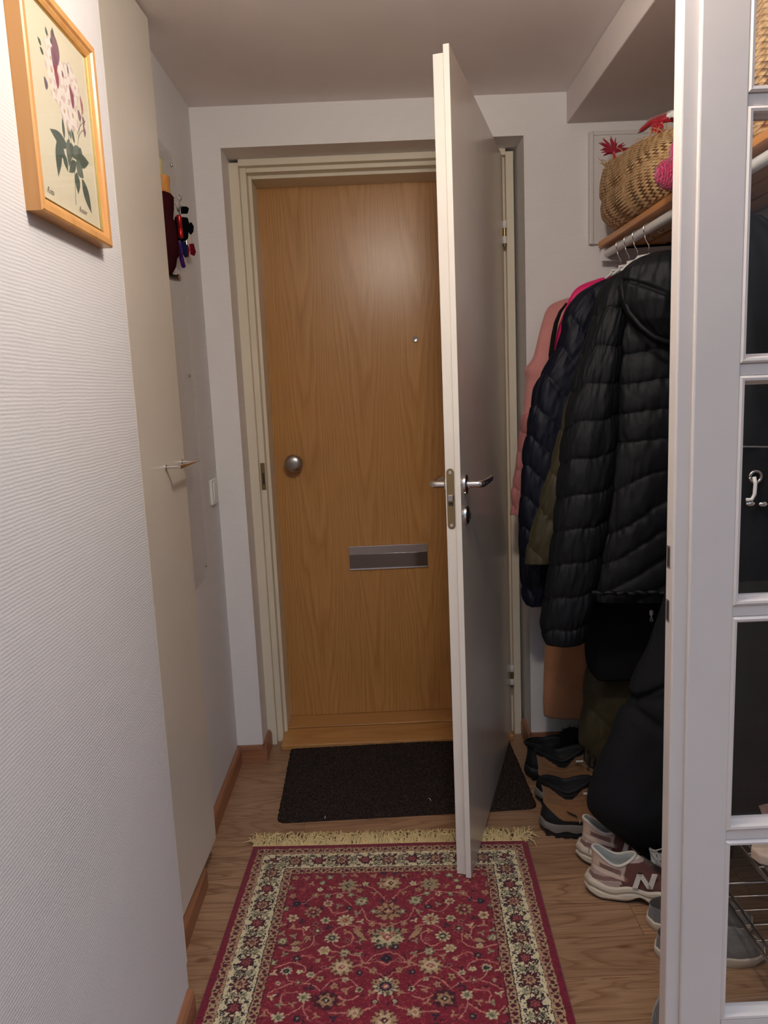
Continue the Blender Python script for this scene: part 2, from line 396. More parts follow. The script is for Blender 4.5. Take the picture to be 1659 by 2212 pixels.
# lock forend on the free edge
g = G(); g.T = T
zc0, zc1 = at_y(984, 1145, 1.855)[2], at_y(980, 1013, 1.855)[2]
yc = .0145+.0125+.001
pts = []
for i in range(9):
    a_ = PI*i/8; pts.append((.0112, yc+.0098*math.cos(a_), zc1-.0098+.0098*math.sin(a_)))
for i in range(9):
    a_ = PI+PI*i/8; pts.append((.0112, yc+.0098*math.cos(a_), zc0+.0098+.0098*math.sin(a_)))
g.extrude(pts, (.0014, 0, 0)); fe = g.build('lock_plate', 'brass', idr)
g = G(); g.T = T; zl = at_y(982, 1077, 1.855)[2]
g.box(.0035, .0113, yc-.007, yc+.006, zl-.008, zl+.008); g.build('latch', 'steel', fe, bevel=.0015)
g = G(); g.T = T; g.box(.0106, .0112, yc-.006, yc+.006, zl-.020, zl-.0115); g.build('bolt_slot', 'dark_metal', fe)
for z_ in (zc1-.010, zc0+.010):
    g = G(); g.T = T; g.lathe((.0113, yc, z_), (-1, 0, 0), [(0, .0042), (.0006, .0040), (.0007, .0018), (.0002, .0005)], 16); g.build('screw', 'chrome', fe)
# lever handles, both sides
def lever(side):
    hx, _ = dlocal(1006, 1040); hx = .055
    y0 = 0 if side > 0 else .041; sg = -1 if side > 0 else 1
    g = G(); g.T = T
    g.lathe((hx, y0, zh), (0, sg, 0), [(0, .026), (.005, .0255), (.008, .022), (.0085, .010)], 28)
    rose = g.build('handle_rose', 'chrome', idr, smooth=True, auto=40)
    g = G(); g.T = T
    P = [(hx, y0, zh), (hx, y0+sg*.030, zh)]
    for i in range(1, 7):
        a_ = PI/2*i/6; P.append((hx+.014*(1-math.cos(a_)), y0+sg*(.030+.014*math.sin(a_)), zh))
    P += [(hx+.05, y0+sg*.046, zh), (hx+.10, y0+sg*.047, zh-.001), (hx+.122, y0+sg*.046, zh)]
    r = [.0095]*2+[.0095]*6+[.0098, .0096, .0092]
    g.tube(P, r, 18)
    if side > 0:
        pass
    g.build('lever', 'chrome', rose, smooth=True, auto=50)
lever(1); lever(-1)
kx, kz = .058, .987
g = G(); g.T = T; g.lathe((kx, 0, kz), (0, -1, 0), [(0, .025), (.005, .0245), (.009, .019), (.010, .004)], 28); kr = g.build('keyhole_rose', 'chrome', idr, smooth=True, auto=40)
g = G(); g.T = T; g.box(kx-.002, kx+.002, -.0125, -.0095, kz-.010, kz+.004); g.lathe((kx, -.0095, kz+.004), (0, -1, 0), [(0, .004), (.003, .004), (.0031, .001)], 12); g.build('keyhole', 'hollow', kr)
# hinges
for (px, py) in ((1090, 502), (1103, 1458)):
    q = at_y(px, py, 2.700); zz = q[2]
    g = G(); hx_, hy_ = PH[0]+.004, PH[1]-.004
    for i, (z0, z1) in enumerate(((-.037, -.0135), (.0135, .037))): g.lathe((hx_, hy_, zz+z0), (0, 0, 1), [(0, .0072), (.001, .0078), (z1-z0-.001, .0078), (z1-z0, .0072)], 20)
    h = g.build('hinge', 'white_plastic', idr, smooth=True, auto=40)
    g = G(); g.lathe((hx_, hy_, zz-.0135), (0, 0, 1), [(0, .0070), (.027, .0070)], 16); g.lathe((hx_, hy_, zz-.047), (0, 0, 1), [(0, .005), (.010, .0065)], 14); g.build('hinge_pin', 'brass', h, smooth=True, auto=40)

# ------------------------------------------------------------------ glazed door in the foreground
gd = thing('door_3', (.42, YG-.05, 0), 'white painted glazed door leaf in the right foreground', 'door', kind='structure')
Y0 = 1.05
e0 = at_y(1480, 0, Y0)[0]; e1 = at_y(1516, 0, Y0)[0]; e2 = at_y(1625, 0, Y0)[0]; e3 = at_y(1641, 0, Y0)[0]
XE = 1.06
zs = [at_y(1640, 213, Y0)[2], at_y(1635, 797, Y0)[2], at_y(1620, 1320, Y0)[2], at_y(1600, 1805, Y0)[2]]
zb = at_y(1580, 2203, Y0)[2]; zt = zs[0]+(zs[0]-zs[1])
g = G()
ED = .034   # edge thickness
g.box(e0, e1+.002, Y0+.006, Y0+ED, .006, zt+.12)
g.box(e1, e2, Y0, Y0+ED-.002, .006, zt+.12)
g.build('stile', 'white_gloss', gd, bevel=.0025)
g = G(); g.box(XE-.09, XE, Y0, Y0+ED, .006, zt+.12); g.build('stile', 'white_gloss', gd, bevel=.002)
g = G(); g.box(e2, XE-.09, Y0, Y0+ED-.002, .006, zb); g.build('bottom_rail', 'white_gloss', gd, bevel=.0015)
g = G(); g.box(e2, XE-.09, Y0, Y0+ED-.002, zt, zt+.12); g.build('top_rail', 'white_gloss', gd, bevel=.0015)
hb = .0085
for z in zs:
    g = G(); g.box(e2, XE-.09, Y0+.003, Y0+ED-.005, z-hb, z+hb); g.build('glazing_bar', 'white_gloss', gd, bevel=.0015)
cells = [(zb, zs[3]-hb), (zs[3]+hb, zs[2]-hb), (zs[2]+hb, zs[1]-hb), (zs[1]+hb, zs[0]-hb), (zs[0]+hb, zt)]
glass = NT('window_glass', (1, 1, 1), .02)
gt = glass.t; tr = gt.nodes.new('ShaderNodeBsdfTransparent'); gl = gt.nodes.new('ShaderNodeBsdfGlossy'); gl.inputs['Roughness'].default_value = .015
fz = gt.nodes.new('ShaderNodeFresnel'); fz.inputs[0].default_value = 1.45; mx = gt.nodes.new('ShaderNodeMixShader')
tr.inputs[0].default_value = (.95, .96, .96, 1)
ge = gt.nodes.new('ShaderNodeNewGeometry'); mb = gt.nodes.new('ShaderNodeMath'); mb.operation = 'MULTIPLY'; m0 = gt.nodes.new('ShaderNodeMath'); m0.operation = 'SUBTRACT'; m0.inputs[0].default_value = 1
gt.links.new(ge.outputs['Backfacing'], m0.inputs[1]); gt.links.new(m0.outputs[0], mb.inputs[0]); gt.links.new(fz.outputs[0], mb.inputs[1])
gt.links.new(mb.outputs[0], mx.inputs[0]); gt.links.new(tr.outputs[0], mx.inputs[1]); gt.links.new(gl.outputs[0], mx.inputs[2]); gt.links.new(mx.outputs[0], gt.nodes['Material Output'].inputs[0])
M['glass'] = glass.m
for z0, z1 in cells:
    g = G(); g.box(e2+.004, XE-.094, Y0+.018, Y0+.021, z0-.004, z1+.004); pn = g.build('glass_pane', 'glass', gd)
    g = G(); x0, x1 = e2-.001, XE-.089; ww = e3-e2+.003
    # mitred glazing bead: rounded section swept round the opening
    prof = [(0, 0), (0, -.0015), (.003, -.0035), (.0065, -.003), (.0085, .001), (.010, .006), (ww, .011), (ww, .018), (0, .018)]
    rows = []
    for cx_, cz_, sx_, sz_ in ((x0, z0, 1, 1), (x1, z0, -1, 1), (x1, z1, -1, -1), (x0, z1, 1, -1)):
        rows.append([(cx_+sx_*p, Y0+d+.002, cz_+sz_*p) for p, d in prof])
    P = np.array(rows); k_ = len(prof); vs = P.reshape(-1, 3)
    g.add(vs, [(i*k_+j, i*k_+(j+1) % k_, ((i+1) % 4)*k_+(j+1) % k_, ((i+1) % 4)*k_+j) for i in range(4) for j in range(k_)])
    g.build('glazing_bead', 'white_gloss', pn)
# chipped mortises in the edge
for (ya_, yb_) in ((1180, 1228), (1298, 1345)):
    za, zb_ = at_x(1447, ya_, e0)[2], at_x(1447, yb_, e0)[2]
    g = G(); g.box(e0-.0006, e0+.001, Y0+.017, Y0+.029, zb_, za); mo = g.build('strike_plate', 'steel', gd)
    g = G(); g.box(e0-.0009, e0+.001, Y0+.020, Y0+.026, zb_+.003, za-.003); g.build('bolt_hole', 'dark_metal', mo)
# frame post and wall behind the camera-side of the leaf
g = G(); g.box(XE+.003, XE+.06, YG-.1, YG+.1, 0, 2.3); struct(g.build('trim_4', 'white_gloss'), 'white casing at the hinge side of the glazed door', 'door frame')

# ------------------------------------------------------------------ cupboard door on the left
cb = thing('built_in_cupboard', (-.52, 1.67, 0), 'tall cream built-in cupboard on the left with a flat door standing slightly ajar', 'cupboard')
g = G(); g.box(XM, XN-.004, 1.4665, 1.483, .10, CEIL-.001); g.build('side_trim', 'door_white', cb, bevel=.002)
CA = np.array([-.5275, 1.484]); CBp = np.array([-.5105, 1.995]); cl = np.linalg.norm(CBp-CA); cdv = (CBp-CA)/cl; cn = np.array([cdv[1], -cdv[0]])
TC = np.eye(4); TC[:2, 0] = cdv; TC[:2, 1] = -cn; TC[:2, 3] = CA
g = G(); g.T = TC; g.box(0, cl, 0, .018, .072, CEIL-.008); cdoor = g.build('cupboard_door', 'cupboard', cb, bevel=.0012)
def cloc(px, py):
    d = ray(px, py); nn = np.array([cn[0], cn[1], 0]); t = ((np.array([CA[0], CA[1], 0])-np.array([0, 0, HC])) @ nn)/(d @ nn); q = np.array([0, 0, HC])+d*t
    return (q[:2]-CA) @ cdv, q[2]
(h0, hz0), (h1, hz1) = cloc(357, 1010), cloc(392, 998)
hz = (hz0+hz1)/2
g = G(); g.T = TC
for h in (h0, h1):
    g.lathe((h, 0, hz), (0, -1, 0), [(0, .007), (.003, .007), (.004, .004), (.034, .004), (.035, .002)], 16)
g.tube([(h0-.012, -.038, hz), (h0-.008, -.038, hz), (h1+.02, -.038, hz), (h1+.024, -.038, hz)], [.0035, .005, .005, .0035], 14)
g.build('bar_handle', 'chrome', cdoor, smooth=True, auto=50)

# ------------------------------------------------------------------ framed print on the near left wall
XF = XN+.023
pf = thing('framed_print', (XN+.012, 1.26, 1.56), 'botanical flower print under glass in a pine frame on the near left wall', 'picture')
bN, bF = at_x(93, 450, XF), at_x(243, 537, XF); tF = at_x(207, 106, XF)
y0_, y1_ = bN[1], (bF[1]+tF[1])/2; z0_ = (bN[2]+bF[2])/2; z1_ = tF[2]
fw = .021
prof = [(0, 0), (0, .021), (.003, .023), (.012, .0225), (.015, .019), (.0165, .019), (.021, .016), (.021, 0)]
def frame_sweep(y0, y1, z0, z1, prof, name, mat, par):
    g = G(); rows = []
    for cy, cz, sy, sz_ in ((y0, z0, 1, 1), (y1, z0, -1, 1), (y1, z1, -1, -1), (y0, z1, 1, -1)):
        rows.append([(XN+d, cy+sy*p, cz+sz_*p) for p, d in prof])
    k_ = len(prof); vs = np.array(rows).reshape(-1, 3)
    g.add(vs, [(i*k_+j, ((i+1) % 4)*k_+j, ((i+1) % 4)*k_+(j+1) % k_, i*k_+(j+1) % k_) for i in range(4) for j in range(k_)])
    return g.build(name, mat, par)
frame_sweep(y0_, y1_, z0_, z1_, prof, 'frame', 'pine', pf)
frame_sweep(y0_+.0205, y1_-.0205, z0_+.0205, z1_-.0205, [(0, .004), (0, .016), (.003, .0165), (.005, .012), (.005, .004)], 'gilt_slip', 'gold', pf)
# the printed sheet: colours per vertex, flowers drawn as plain generic shapes
PY0, PY1, PZ0, PZ1 = y0_+.024, y1_-.024, z0_+.024, z1_-.024
def colour_grid(name, P, col, parent, mat, smooth=True):
    r, c = P.shape[:2]; me = bpy.data.meshes.new(name); n = r*c
    me.vertices.add(n); org = BASE[parent.name]; me.vertices.foreach_set('co', (P.reshape(-1, 3)-org).ravel())
    i, j = np.meshgrid(np.arange(r-1), np.arange(c-1), indexing='ij'); a_ = (i*c+j).ravel()
    q = np.stack([a_, a_+1, a_+c+1, a_+c], 1).ravel()
    me.loops.add(len(q)); me.loops.foreach_set('vertex_index', q.astype(np.int32))
    nf = len(a_); me.polygons.add(nf); me.polygons.foreach_set('loop_start', (np.arange(nf)*4).astype(np.int32)); me.polygons.foreach_set('loop_total', np.full(nf, 4, np.int32))
    me.polygons.foreach_set('use_smooth', np.ones(nf, bool))
    ca = me.color_attributes.new('pattern', 'FLOAT_COLOR', 'POINT')
    ca.data.foreach_set('color', np.concatenate([col.reshape(-1, 3), np.ones((n, 1))], 1).ravel())
    me.materials.append(mat); me.update(); me.validate()
    o = bpy.data.objects.new(name, me); C.objects.link(o); o.parent = parent; BASE[o.name] = org; return o
def mk_attr(name, rough, spec, bump=0, freq=900, sheen=0):
    n = NT(name, (.5, .5, .5), rough, spec=spec); a_ = n.n('ShaderNodeAttribute'); a_.attribute_name = 'pattern'
    n.color(a_.outputs['Color']); n.b.inputs['Sheen Weight'].default_value = sheen
    if bump: n.bump(n.noise((1, 1, 1), freq, 2), bump, .002)
    return n.m
class Paint:
    def __init__(s, w, h, step, base):
        s.w, s.h, s.st = w, h, step; s.nx, s.ny = int(w/step)+1, int(h/step)+1
        s.x = np.linspace(0, w, s.nx); s.y = np.linspace(0, h, s.ny); s.c = np.tile(np.array(base, float), (s.ny, s.nx, 1))
    def win(s, x0, x1, y0, y1):
        i0, i1 = np.searchsorted(s.x, x0), np.searchsorted(s.x, x1); j0, j1 = np.searchsorted(s.y, y0), np.searchsorted(s.y, y1)
        if i1 <= i0 or j1 <= j0: return None
        X, Y = np.meshgrid(s.x[i0:i1], s.y[j0:j1]); return X, Y, s.c[j0:j1, i0:i1]
    def ell(s, cx, cy, a, b, ang, col, al=1., wob=0, nw=5):
        r = max(a, b)*(1+wob); q = s.win(cx-r, cx+r, cy-r, cy+r)
        if q is None: return
        X, Y, c = q; ca, sa = math.cos(ang), math.sin(ang); u = ((X-cx)*ca+(Y-cy)*sa)/a; v = (-(X-cx)*sa+(Y-cy)*ca)/b
        rr = np.hypot(u, v)
        if wob: rr = rr*(1-wob*np.cos(nw*np.arctan2(v, u)))
        m = np.clip((1-rr)*min(a, b)/s.st+.5, 0, 1)[..., None]*al; c[:] = c*(1-m)+np.array(col)*m
    def leaf(s, x0, y0, x1, y1, wd, col, al=1.):
        L = math.hypot(x1-x0, y1-y0); r = wd; q = s.win(min(x0, x1)-r, max(x0, x1)+r, min(y0, y1)-r, max(y0, y1)+r)
        if q is None or L < 1e-6: return
        X, Y, c = q; ux, uy = (x1-x0)/L, (y1-y0)/L; t = ((X-x0)*ux+(Y-y0)*uy)/L; d = np.abs(-(X-x0)*uy+(Y-y0)*ux)
        hw = wd*np.sin(PI*np.clip(t, 0, 1)**.8); m = (np.clip((hw-d)/s.st+.5, 0, 1)*((t > 0) & (t < 1)))[..., None]*al; c[:] = c*(1-m)+np.array(col)*m
    def line(s, pts, wd, col, al=1.):
        for (x0, y0), (x1, y1) in zip(pts[:-1], pts[1:]):
            q = s.win(min(x0, x1)-wd-s.st, max(x0, x1)+wd+s.st, min(y0, y1)-wd-s.st, max(y0, y1)+wd+s.st)
            if q is None: continue
            X, Y, c = q; L2 = (x1-x0)**2+(y1-y0)**2+1e-12; t = np.clip(((X-x0)*(x1-x0)+(Y-y0)*(y1-y0))/L2, 0, 1)
            d = np.hypot(X-x0-t*(x1-x0), Y-y0-t*(y1-y0)); m = np.clip((wd/2-d)/s.st+.5, 0, 1)[..., None]*al; c[:] = c*(1-m)+np.array(col)*m
def bez(p0, p1, p2, n=14): return [tuple((1-t)**2*np.array(p0)+2*t*(1-t)*np.array(p1)+t*t*np.array(p2)) for t in np.linspace(0, 1, n)]
pw, ph = PY1-PY0, PZ1-PZ0
P_ = Paint(pw, ph, .0008, srgb((226, 214, 188)))
def pp(px, py): q = at_x(px, py, XN+.013); return (q[1]-PY0, q[2]-PZ0)    # sheet coordinates
q = P_.win(.006, pw-.008, .006, ph+1)
GR, GR2, ST = srgb((84, 94, 84)), srgb((108, 116, 104)), srgb((120, 110, 96))
P_.line([pp(165, 442), pp(162, 372), pp(150, 300), pp(140, 240)], .0022, ST)
for a_, b_, c_ in (((163, 340), (150, 290), (146, 262)), ((166, 340), (170, 290), (178, 240)), ((160, 300), (160, 270), (150, 240)), ((168, 290), (172, 268), (185, 262)), ((170, 300), (176, 275), (186, 285))): P_.line(bez(pp(*a_), pp(*b_), pp(*c_)), .0014, ST)
for x0, y0, x1, y1, w_, cc in ((147, 318, 108, 278, .010, GR), (142, 340, 122, 305, .010, GR), (128, 300, 127, 382, .011, GR), (140, 300, 135, 250, .005, GR), (150, 300, 150, 360, .011, GR2), (150, 310, 166, 345, .010, GR), (160, 335, 172, 318, .009, GR2), (165, 345, 193, 352, .011, GR), (165, 350, 182, 385, .013, GR2), (165, 350, 150, 372, .008, GR), (167, 372, 170, 420, .010, GR), (178, 386, 199, 462, .012, GR), (175, 320, 174, 355, .009, GR), (155, 300, 145, 262, .006, GR2), (162, 310, 154, 275, .005, GR), (138, 330, 148, 372, .008, GR)):
    a_, b_ = pp(x0, y0), pp(x1, y1); P_.leaf(*a_, *b_, w_, cc); P_.line([a_, b_], .0008, GR2)
WH, PK, PU = srgb((236, 224, 214)), srgb((214, 186, 184)), srgb((128, 84, 102))
for x, y, r in ((108, 105, .017), (112, 150, .020), (126, 185, .018), (118, 195, .014), (136, 162, .018), (150, 165, .019), (158, 178, .018), (150, 195, .020), (135, 215, .022), (152, 222, .021), (146, 245, .022), (158, 250, .020), (160, 205, .016), (140, 240, .016), (163, 190, .014), (110, 125, .014)):
    c_ = pp(x, y); P_.ell(*c_, r, r, random.random(), PK, .8, .14, 5); P_.ell(*c_, r*.86, r*.86, random.random(), WH, .9, .16, 5); P_.ell(*c_, r*.2, r*.2, 0, srgb((190, 150, 96)), .8)
for x, y, a, b, cc in ((120, 105, .013, .022, PU), (118, 130, .010, .016, PU), (123, 165, .007, .016, srgb((150, 60, 78))), (156, 210, .007, .016, srgb((140, 60, 90))), (177, 228, .005, .013, srgb((170, 100, 110))), (172, 250, .006, .008, PU), (100, 180, .006, .008, srgb((96, 84, 104))), (183, 283, .005, .009, PU), (181, 262, .005, .007, PU), (147, 150, .003, .006, GR), (136, 160, .003, .005, PU)):
    P_.ell(*pp(x, y), a, b, .15, cc, .92, .1, 3)
for x0, y0, x1, y1 in ((103, 78, 98, 56), (116, 80, 113, 58), (90, 98, 81, 78), (95, 118, 86, 100), (112, 96, 110, 80)): P_.leaf(*pp(x0, y0), *pp(x1, y1), .004, GR)
INK = srgb((120, 110, 98))
P_.c[:, -int(.009/.0008):] = P_.c[:, -int(.009/.0008):]*1.08
yy, zz = np.meshgrid(P_.x, P_.y)
PP = np.stack([np.full_like(yy, XN+.0125), PY0+yy, PZ0+zz], -1)
sheet = colour_grid('printed_sheet', PP, P_.c, pf, mk_attr('print_paper', .8, .2))
def text(name, body, loc, xdir, ydir, size, mat, parent, shear=0., ext=.0001):
    cu = bpy.data.curves.new(name, 'FONT'); cu.body = body; cu.size = size; cu.shear = shear; cu.extrude = ext; cu.resolution_u = 3
    t = bpy.data.objects.new(name, cu); C.objects.link(t)
    bpy.context.view_layer.update(); me = bpy.data.meshes.new_from_object(t.evaluated_get(bpy.context.evaluated_depsgraph_get()))
    bpy.data.objects.remove(t); xd, yd = np.array(xdir, float), np.array(ydir, float); nd = np.cross(xd, yd)
    org = BASE[parent.name]
    for v in me.vertices:
        p = np.array(loc)+xd*v.co.x+yd*v.co.y+nd*v.co.z-org; v.co = p
    me.materials.append(M[mat] if isinstance(mat, str) else mat); o = bpy.data.objects.new(name, me); C.objects.link(o); o.parent = parent; BASE[o.name] = org; return o
M['ink'] = NT('faded_ink', INK, .8).m
la = at_x(103, 420, XN+.013); lb = at_x(160, 440, XN+.013)
text('caption', 'Rosa', (XN+.0128, la[1], la[2]+.004), (0, 1, 0), (0, 0, 1), .012, 'ink', sheet, .5)
text('caption', 'Rosier', (XN+.0128, lb[1]+.02, la[2]+.004), (0, 1, 0), (0, 0, 1), .012, 'ink', sheet, .5)
g = G(); g.box(XN+.0145, XN+.0160, y0_+.019, y1_-.019, z0_+.019, z1_-.019); g.build('glass', 'glass', pf)

# ------------------------------------------------------------------ far left wall: clear sheet, keys, umbrella, switch
ys_ = 2.345; zt_, zb2 = 2.0, .755
g = G(); c_ = .05
out = [(1.99, zb2), (ys_-c_, zb2), (ys_, zb2+c_), (ys_, zt_-c_), (ys_-c_, zt_), (1.99, zt_)]
g.extrude([(XL+.001, y, z) for y, z in out], (.003, 0, 0))
acr = NT('clear_acrylic', (1, 1, 1), .1); gt = acr.t; tr = gt.nodes.new('ShaderNodeBsdfTransparent'); gl = gt.nodes.new('ShaderNodeBsdfGlossy'); gl.inputs['Roughness'].default_value = .08
df = gt.nodes.new('ShaderNodeBsdfDiffuse'); df.inputs[0].default_value = (.58, .54, .48, 1); fz = gt.nodes.new('ShaderNodeFresnel'); fz.inputs[0].default_value = 1.45
m1 = gt.nodes.new('ShaderNodeMixShader'); m1.inputs[0].default_value = .10; m2 = gt.nodes.new('ShaderNodeMixShader')
gt.links.new(tr.outputs[0], m1.inputs[1]); gt.links.new(df.outputs[0], m1.inputs[2]); ge = gt.nodes.new('ShaderNodeNewGeometry'); mb = gt.nodes.new('ShaderNodeMath'); mb.operation = 'MULTIPLY'; m0 = gt.nodes.new('ShaderNodeMath'); m0.operation = 'SUBTRACT'; m0.inputs[0].default_value = .6
gt.links.new(ge.outputs['Backfacing'], m0.inputs[1]); gt.links.new(m0.outputs[0], mb.inputs[0]); gt.links.new(fz.outputs[0], mb.inputs[1]); mb.use_clamp = True
gt.links.new(mb.outputs[0], m2.inputs[0]); gt.links.new(m1.outputs[0], m2.inputs[1]); gt.links.new(gl.outputs[0], m2.inputs[2]); gt.links.new(m2.outputs[0], gt.nodes['Material Output'].inputs[0])
ac = g.build('wall_protector', acr.m); tag(ac, 'clear plastic sheet with cut corners screwed to the left wall beyond the cupboard', 'wall protector')
for px, py in ((370, 357), (409, 811), (444, 1222)):
    q = at_x(px, py, XL+.004); g = G(); g.lathe((XL+.004, q[1], q[2]), (1, 0, 0), [(0, .0055), (.002, .0052), (.004, .0035), (.0045, .0005)], 16); g.build('screw', 'chrome', ac, smooth=True)
# light switch
a_, b_ = at_x(450, 1037, XL), at_x(472, 1082, XL)
sy0, sy1, sz0, sz1 = 2.462, 2.545, .9615, 1.0445
sw = thing('light_switch', (XL, 2.50, sz0), 'white square rocker light switch on the left wall near the corner', 'light switch')
g = G(); g.box(XL, XL+.010, sy0, sy1, sz0, sz1); g.build('switch_frame', 'white_plastic', sw, bevel=.003)
g = G(); g.extrude([(XL+.008, sy0+.018, sz0+.012), (XL+.0115, sy0+.018, sz0+.012), (XL+.0145, sy0+.018, sz1-.012), (XL+.008, sy0+.018, sz1-.012)], (0, sy1-sy0-.036, 0)); g.build('rocker', 'white_plastic', sw, bevel=.001)

XK = XL+.03
# key hook: white foot with two wire arms
q = at_x(366, 432, XL+.006); hk = thing('key_hook', (XL, q[1], q[2]-.02), 'white plastic wall hook with chrome wire arms holding the keys', 'hook')
g = G(); g.box(XL+.004, XL+.016, q[1]-.012, q[1]+.012, q[2]-.030, q[2]+.012); g.build('hook_base', 'white_plastic', hk, bevel=.003)
def wire(px_list, X_list, r, name, mat, par, n=8):
    P = [at_x(px, py, X) for (px, py), X in zip(px_list, X_list)]
    # smooth the polyline
    Q = []
    for i in range(len(P)-1):
        p0, p1, p2, p3 = P[max(i-1, 0)], P[i], P[i+1], P[min(i+2, len(P)-1)]
        for t in np.linspace(0, 1, 6, endpoint=False): Q.append(.5*((2*p1)+(-p0+p2)*t+(2*p0-5*p1+4*p2-p3)*t*t+(-p0+3*p1-3*p2+p3)*t**3))
    Q.append(P[-1]); g = G(); g.tube(Q, r, n); return g.build(name, mat, par, smooth=True)
wire([(370, 428), (380, 428), (386, 433), (391, 431), (392, 426), (387, 421)], [XL+.014, XL+.03, XL+.042, XL+.05, XL+.052, XL+.052], .0022, 'wire_arm', 'chrome', hk)
wire([(369, 440), (377, 441), (382, 448), (384, 456)], [XL+.014, XL+.03, XL+.04, XL+.04], .0022, 'wire_arm', 'chrome', hk)
# S hook + ring + keys
ky = at_x(388, 440, XK+.02)
def P3(px, py, X=XK+.018): return at_x(px, py, X)
def ring(c, r, t, nrm, n=24):
    u, w_ = frame_of(np.array(nrm, float)); P = [np.array(c)+r*(math.cos(2*PI*i/n)*u+math.sin(2*PI*i/n)*w_) for i in range(n+1)]; return P
kb = thing('key_bunch', tuple(P3(390, 545)), 'bunch of keys with black fob and red torch hanging from the wall hook', 'keys')
g = G(); g.tube(ring(P3(389, 442), .010, 0, (1, .6, 0)), .0012, 8); g.tube(ring(P3(389, 462), .017, 0, (1, .3, 0)), .0014, 8); g.build('split_ring', 'chrome', kb, smooth=True)
def capsule(p0, p1, r, name, mat, par, n=16, flat=1.):
    p0, p1 = np.array(p0), np.array(p1); L = np.linalg.norm(p1-p0); g = G()
    g.lathe(p0, p1-p0, [(0, r*.5), (L*.02, r*.85), (L*.06, r), (L*.55, r), (L*.56, r*.9), (L*.58, r*.9), (L*.59, r), (L*.94, r), (L*.98, r*.85), (L, r*.5)], n); return g.build(name, mat, par, smooth=True, auto=50)
# fob: rounded slab
def slab(pts_px, X, th, name, mat, par):
    g = G(); g.extrude([at_x(a, b, X) for a, b in pts_px], (th, 0, 0)); return g.build(name, mat, par, bevel=.003)
slab([(377, 468), (397, 470), (400, 482), (398, 516), (393, 521), (378, 519), (374, 512), (375, 480)], XK+.004, .012, 'key_fob', 'black_plastic', kb)
slab([(385, 446), (397, 446), (402, 450), (399, 462), (385, 462)], XK-.002, .010, 'key_head', 'black_plastic', kb)
slab([(404, 484), (410, 480), (415, 488), (414, 502), (410, 507), (405, 500)], XK+.0, .006, 'key_head', 'black_plastic', kb)
M['red_alu'] = NT('red_anodised', (.36, .006, .01), .35, .6).m; M['purple_alu'] = NT('purple_anodised', (.10, .02, .26), .25, .7).m
capsule(P3(386, 464, XK+.026), P3(391, 515, XK+.026), .0065, 'red_torch', 'red_alu', kb)
kk = thing('keyring_torch', tuple(P3(396, 580)), 'purple metal pocket torch hanging lowest under the keys', 'torch')
capsule(P3(383, 520, XK+.012), P3(397, 578, XK+.012), .0062, 'torch_body', 'purple_alu', kk)
g = G(); g.tube([P3(388, 470, XK+.012), P3(383, 500, XK+.012), P3(383, 521, XK+.012)], .001, 6); g.build('cord', 'black_plastic', kk)
M['feather_b'] = mk_cloth('blue_leather', (.012, .018, .09), .8, 0, .2, 60, 0); M['feather_r'] = mk_cloth('red_leather', (.20, .010, .02), .8, 0, .2, 60, 0)
M['key_steel'] = NT('key_steel', (.6, .58, .54), .3, 1).m
slab([(389, 520), (399, 522), (402, 535), (403, 555), (399, 557), (392, 545)], XK+.008, .004, 'leather_tag', 'feather_b', kb)
slab([(398, 530), (404, 529), (407, 540), (405, 556), (401, 548)], XK-.001, .004, 'leather_tag', 'feather_r', kb)
slab([(408, 527), (416, 526), (421, 545), (418, 553), (411, 550)], XK-.004, .004, 'leather_tag', 'feather_r', kb)
slab([(400, 500), (405, 506), (407, 528), (402, 529)], XK+.0, .002, 'key_blade', 'key_steel', kb)
slab([(409, 507), (414, 508), (415, 525), (411, 525)], XK+.0, .002, 'key_blade', 'key_steel', kb)
# umbrella with carved wooden handle, hung on the hook rail
ux = XL+.035
um = thing('folded_umbrella', tuple(at_x(362, 590, ux)), 'folded maroon umbrella with a carved wooden handle hanging behind the cupboard door edge', 'umbrella')
def px_stack(pts, X, depth, name, mat, par, n=18):   # pts: (py, y-left px, y-right px): upright body on the plane x = X
    P = []
    for py, xl, xr in pts:
        a, b = at_x(xl, py, X), at_x(xr, py, X); c = (a+b)/2; hw = abs(b[1]-a[1])/2
        P.append([[c[0]+depth*math.cos(2*PI*j/n)*hw/.02, c[1]+hw*math.sin(2*PI*j/n), c[2]] for j in range(n)])
    P = np.array(P); g = G(); g.grid(P); k_ = len(P); g.add(P[0], [tuple(range(n))]); g.add(P[-1], [tuple(range(n))[::-1]])
    return g.build(name, mat, par, smooth=True, auto=50)
M['carved'] = mk_wood('carved_bamboo', srgb((196, 134, 64)), srgb((120, 66, 24)), 1.5, .5, 2)
px_stack([(379, 350, 356), (382, 347, 358.5), (395, 347, 359), (405, 348, 358.5), (420, 347, 361)], ux, .011, 'handle', 'carved', um)
px_stack([(420, 346, 362), (424, 345, 364), (450, 346, 364.5), (470, 347, 364), (483, 348, 368), (510, 350, 371), (535, 352, 374), (548, 354, 375), (556, 356, 373), (575, 358, 372), (592, 364, 369)], ux, .010, 'canopy', 'maroon', um)
px_stack([(345, 341, 349), (360, 342, 349.5), (385, 344, 351)], XL+.02, .006, 'tip', mk_plain('pale_wood', srgb((196, 184, 130)), .5), um)
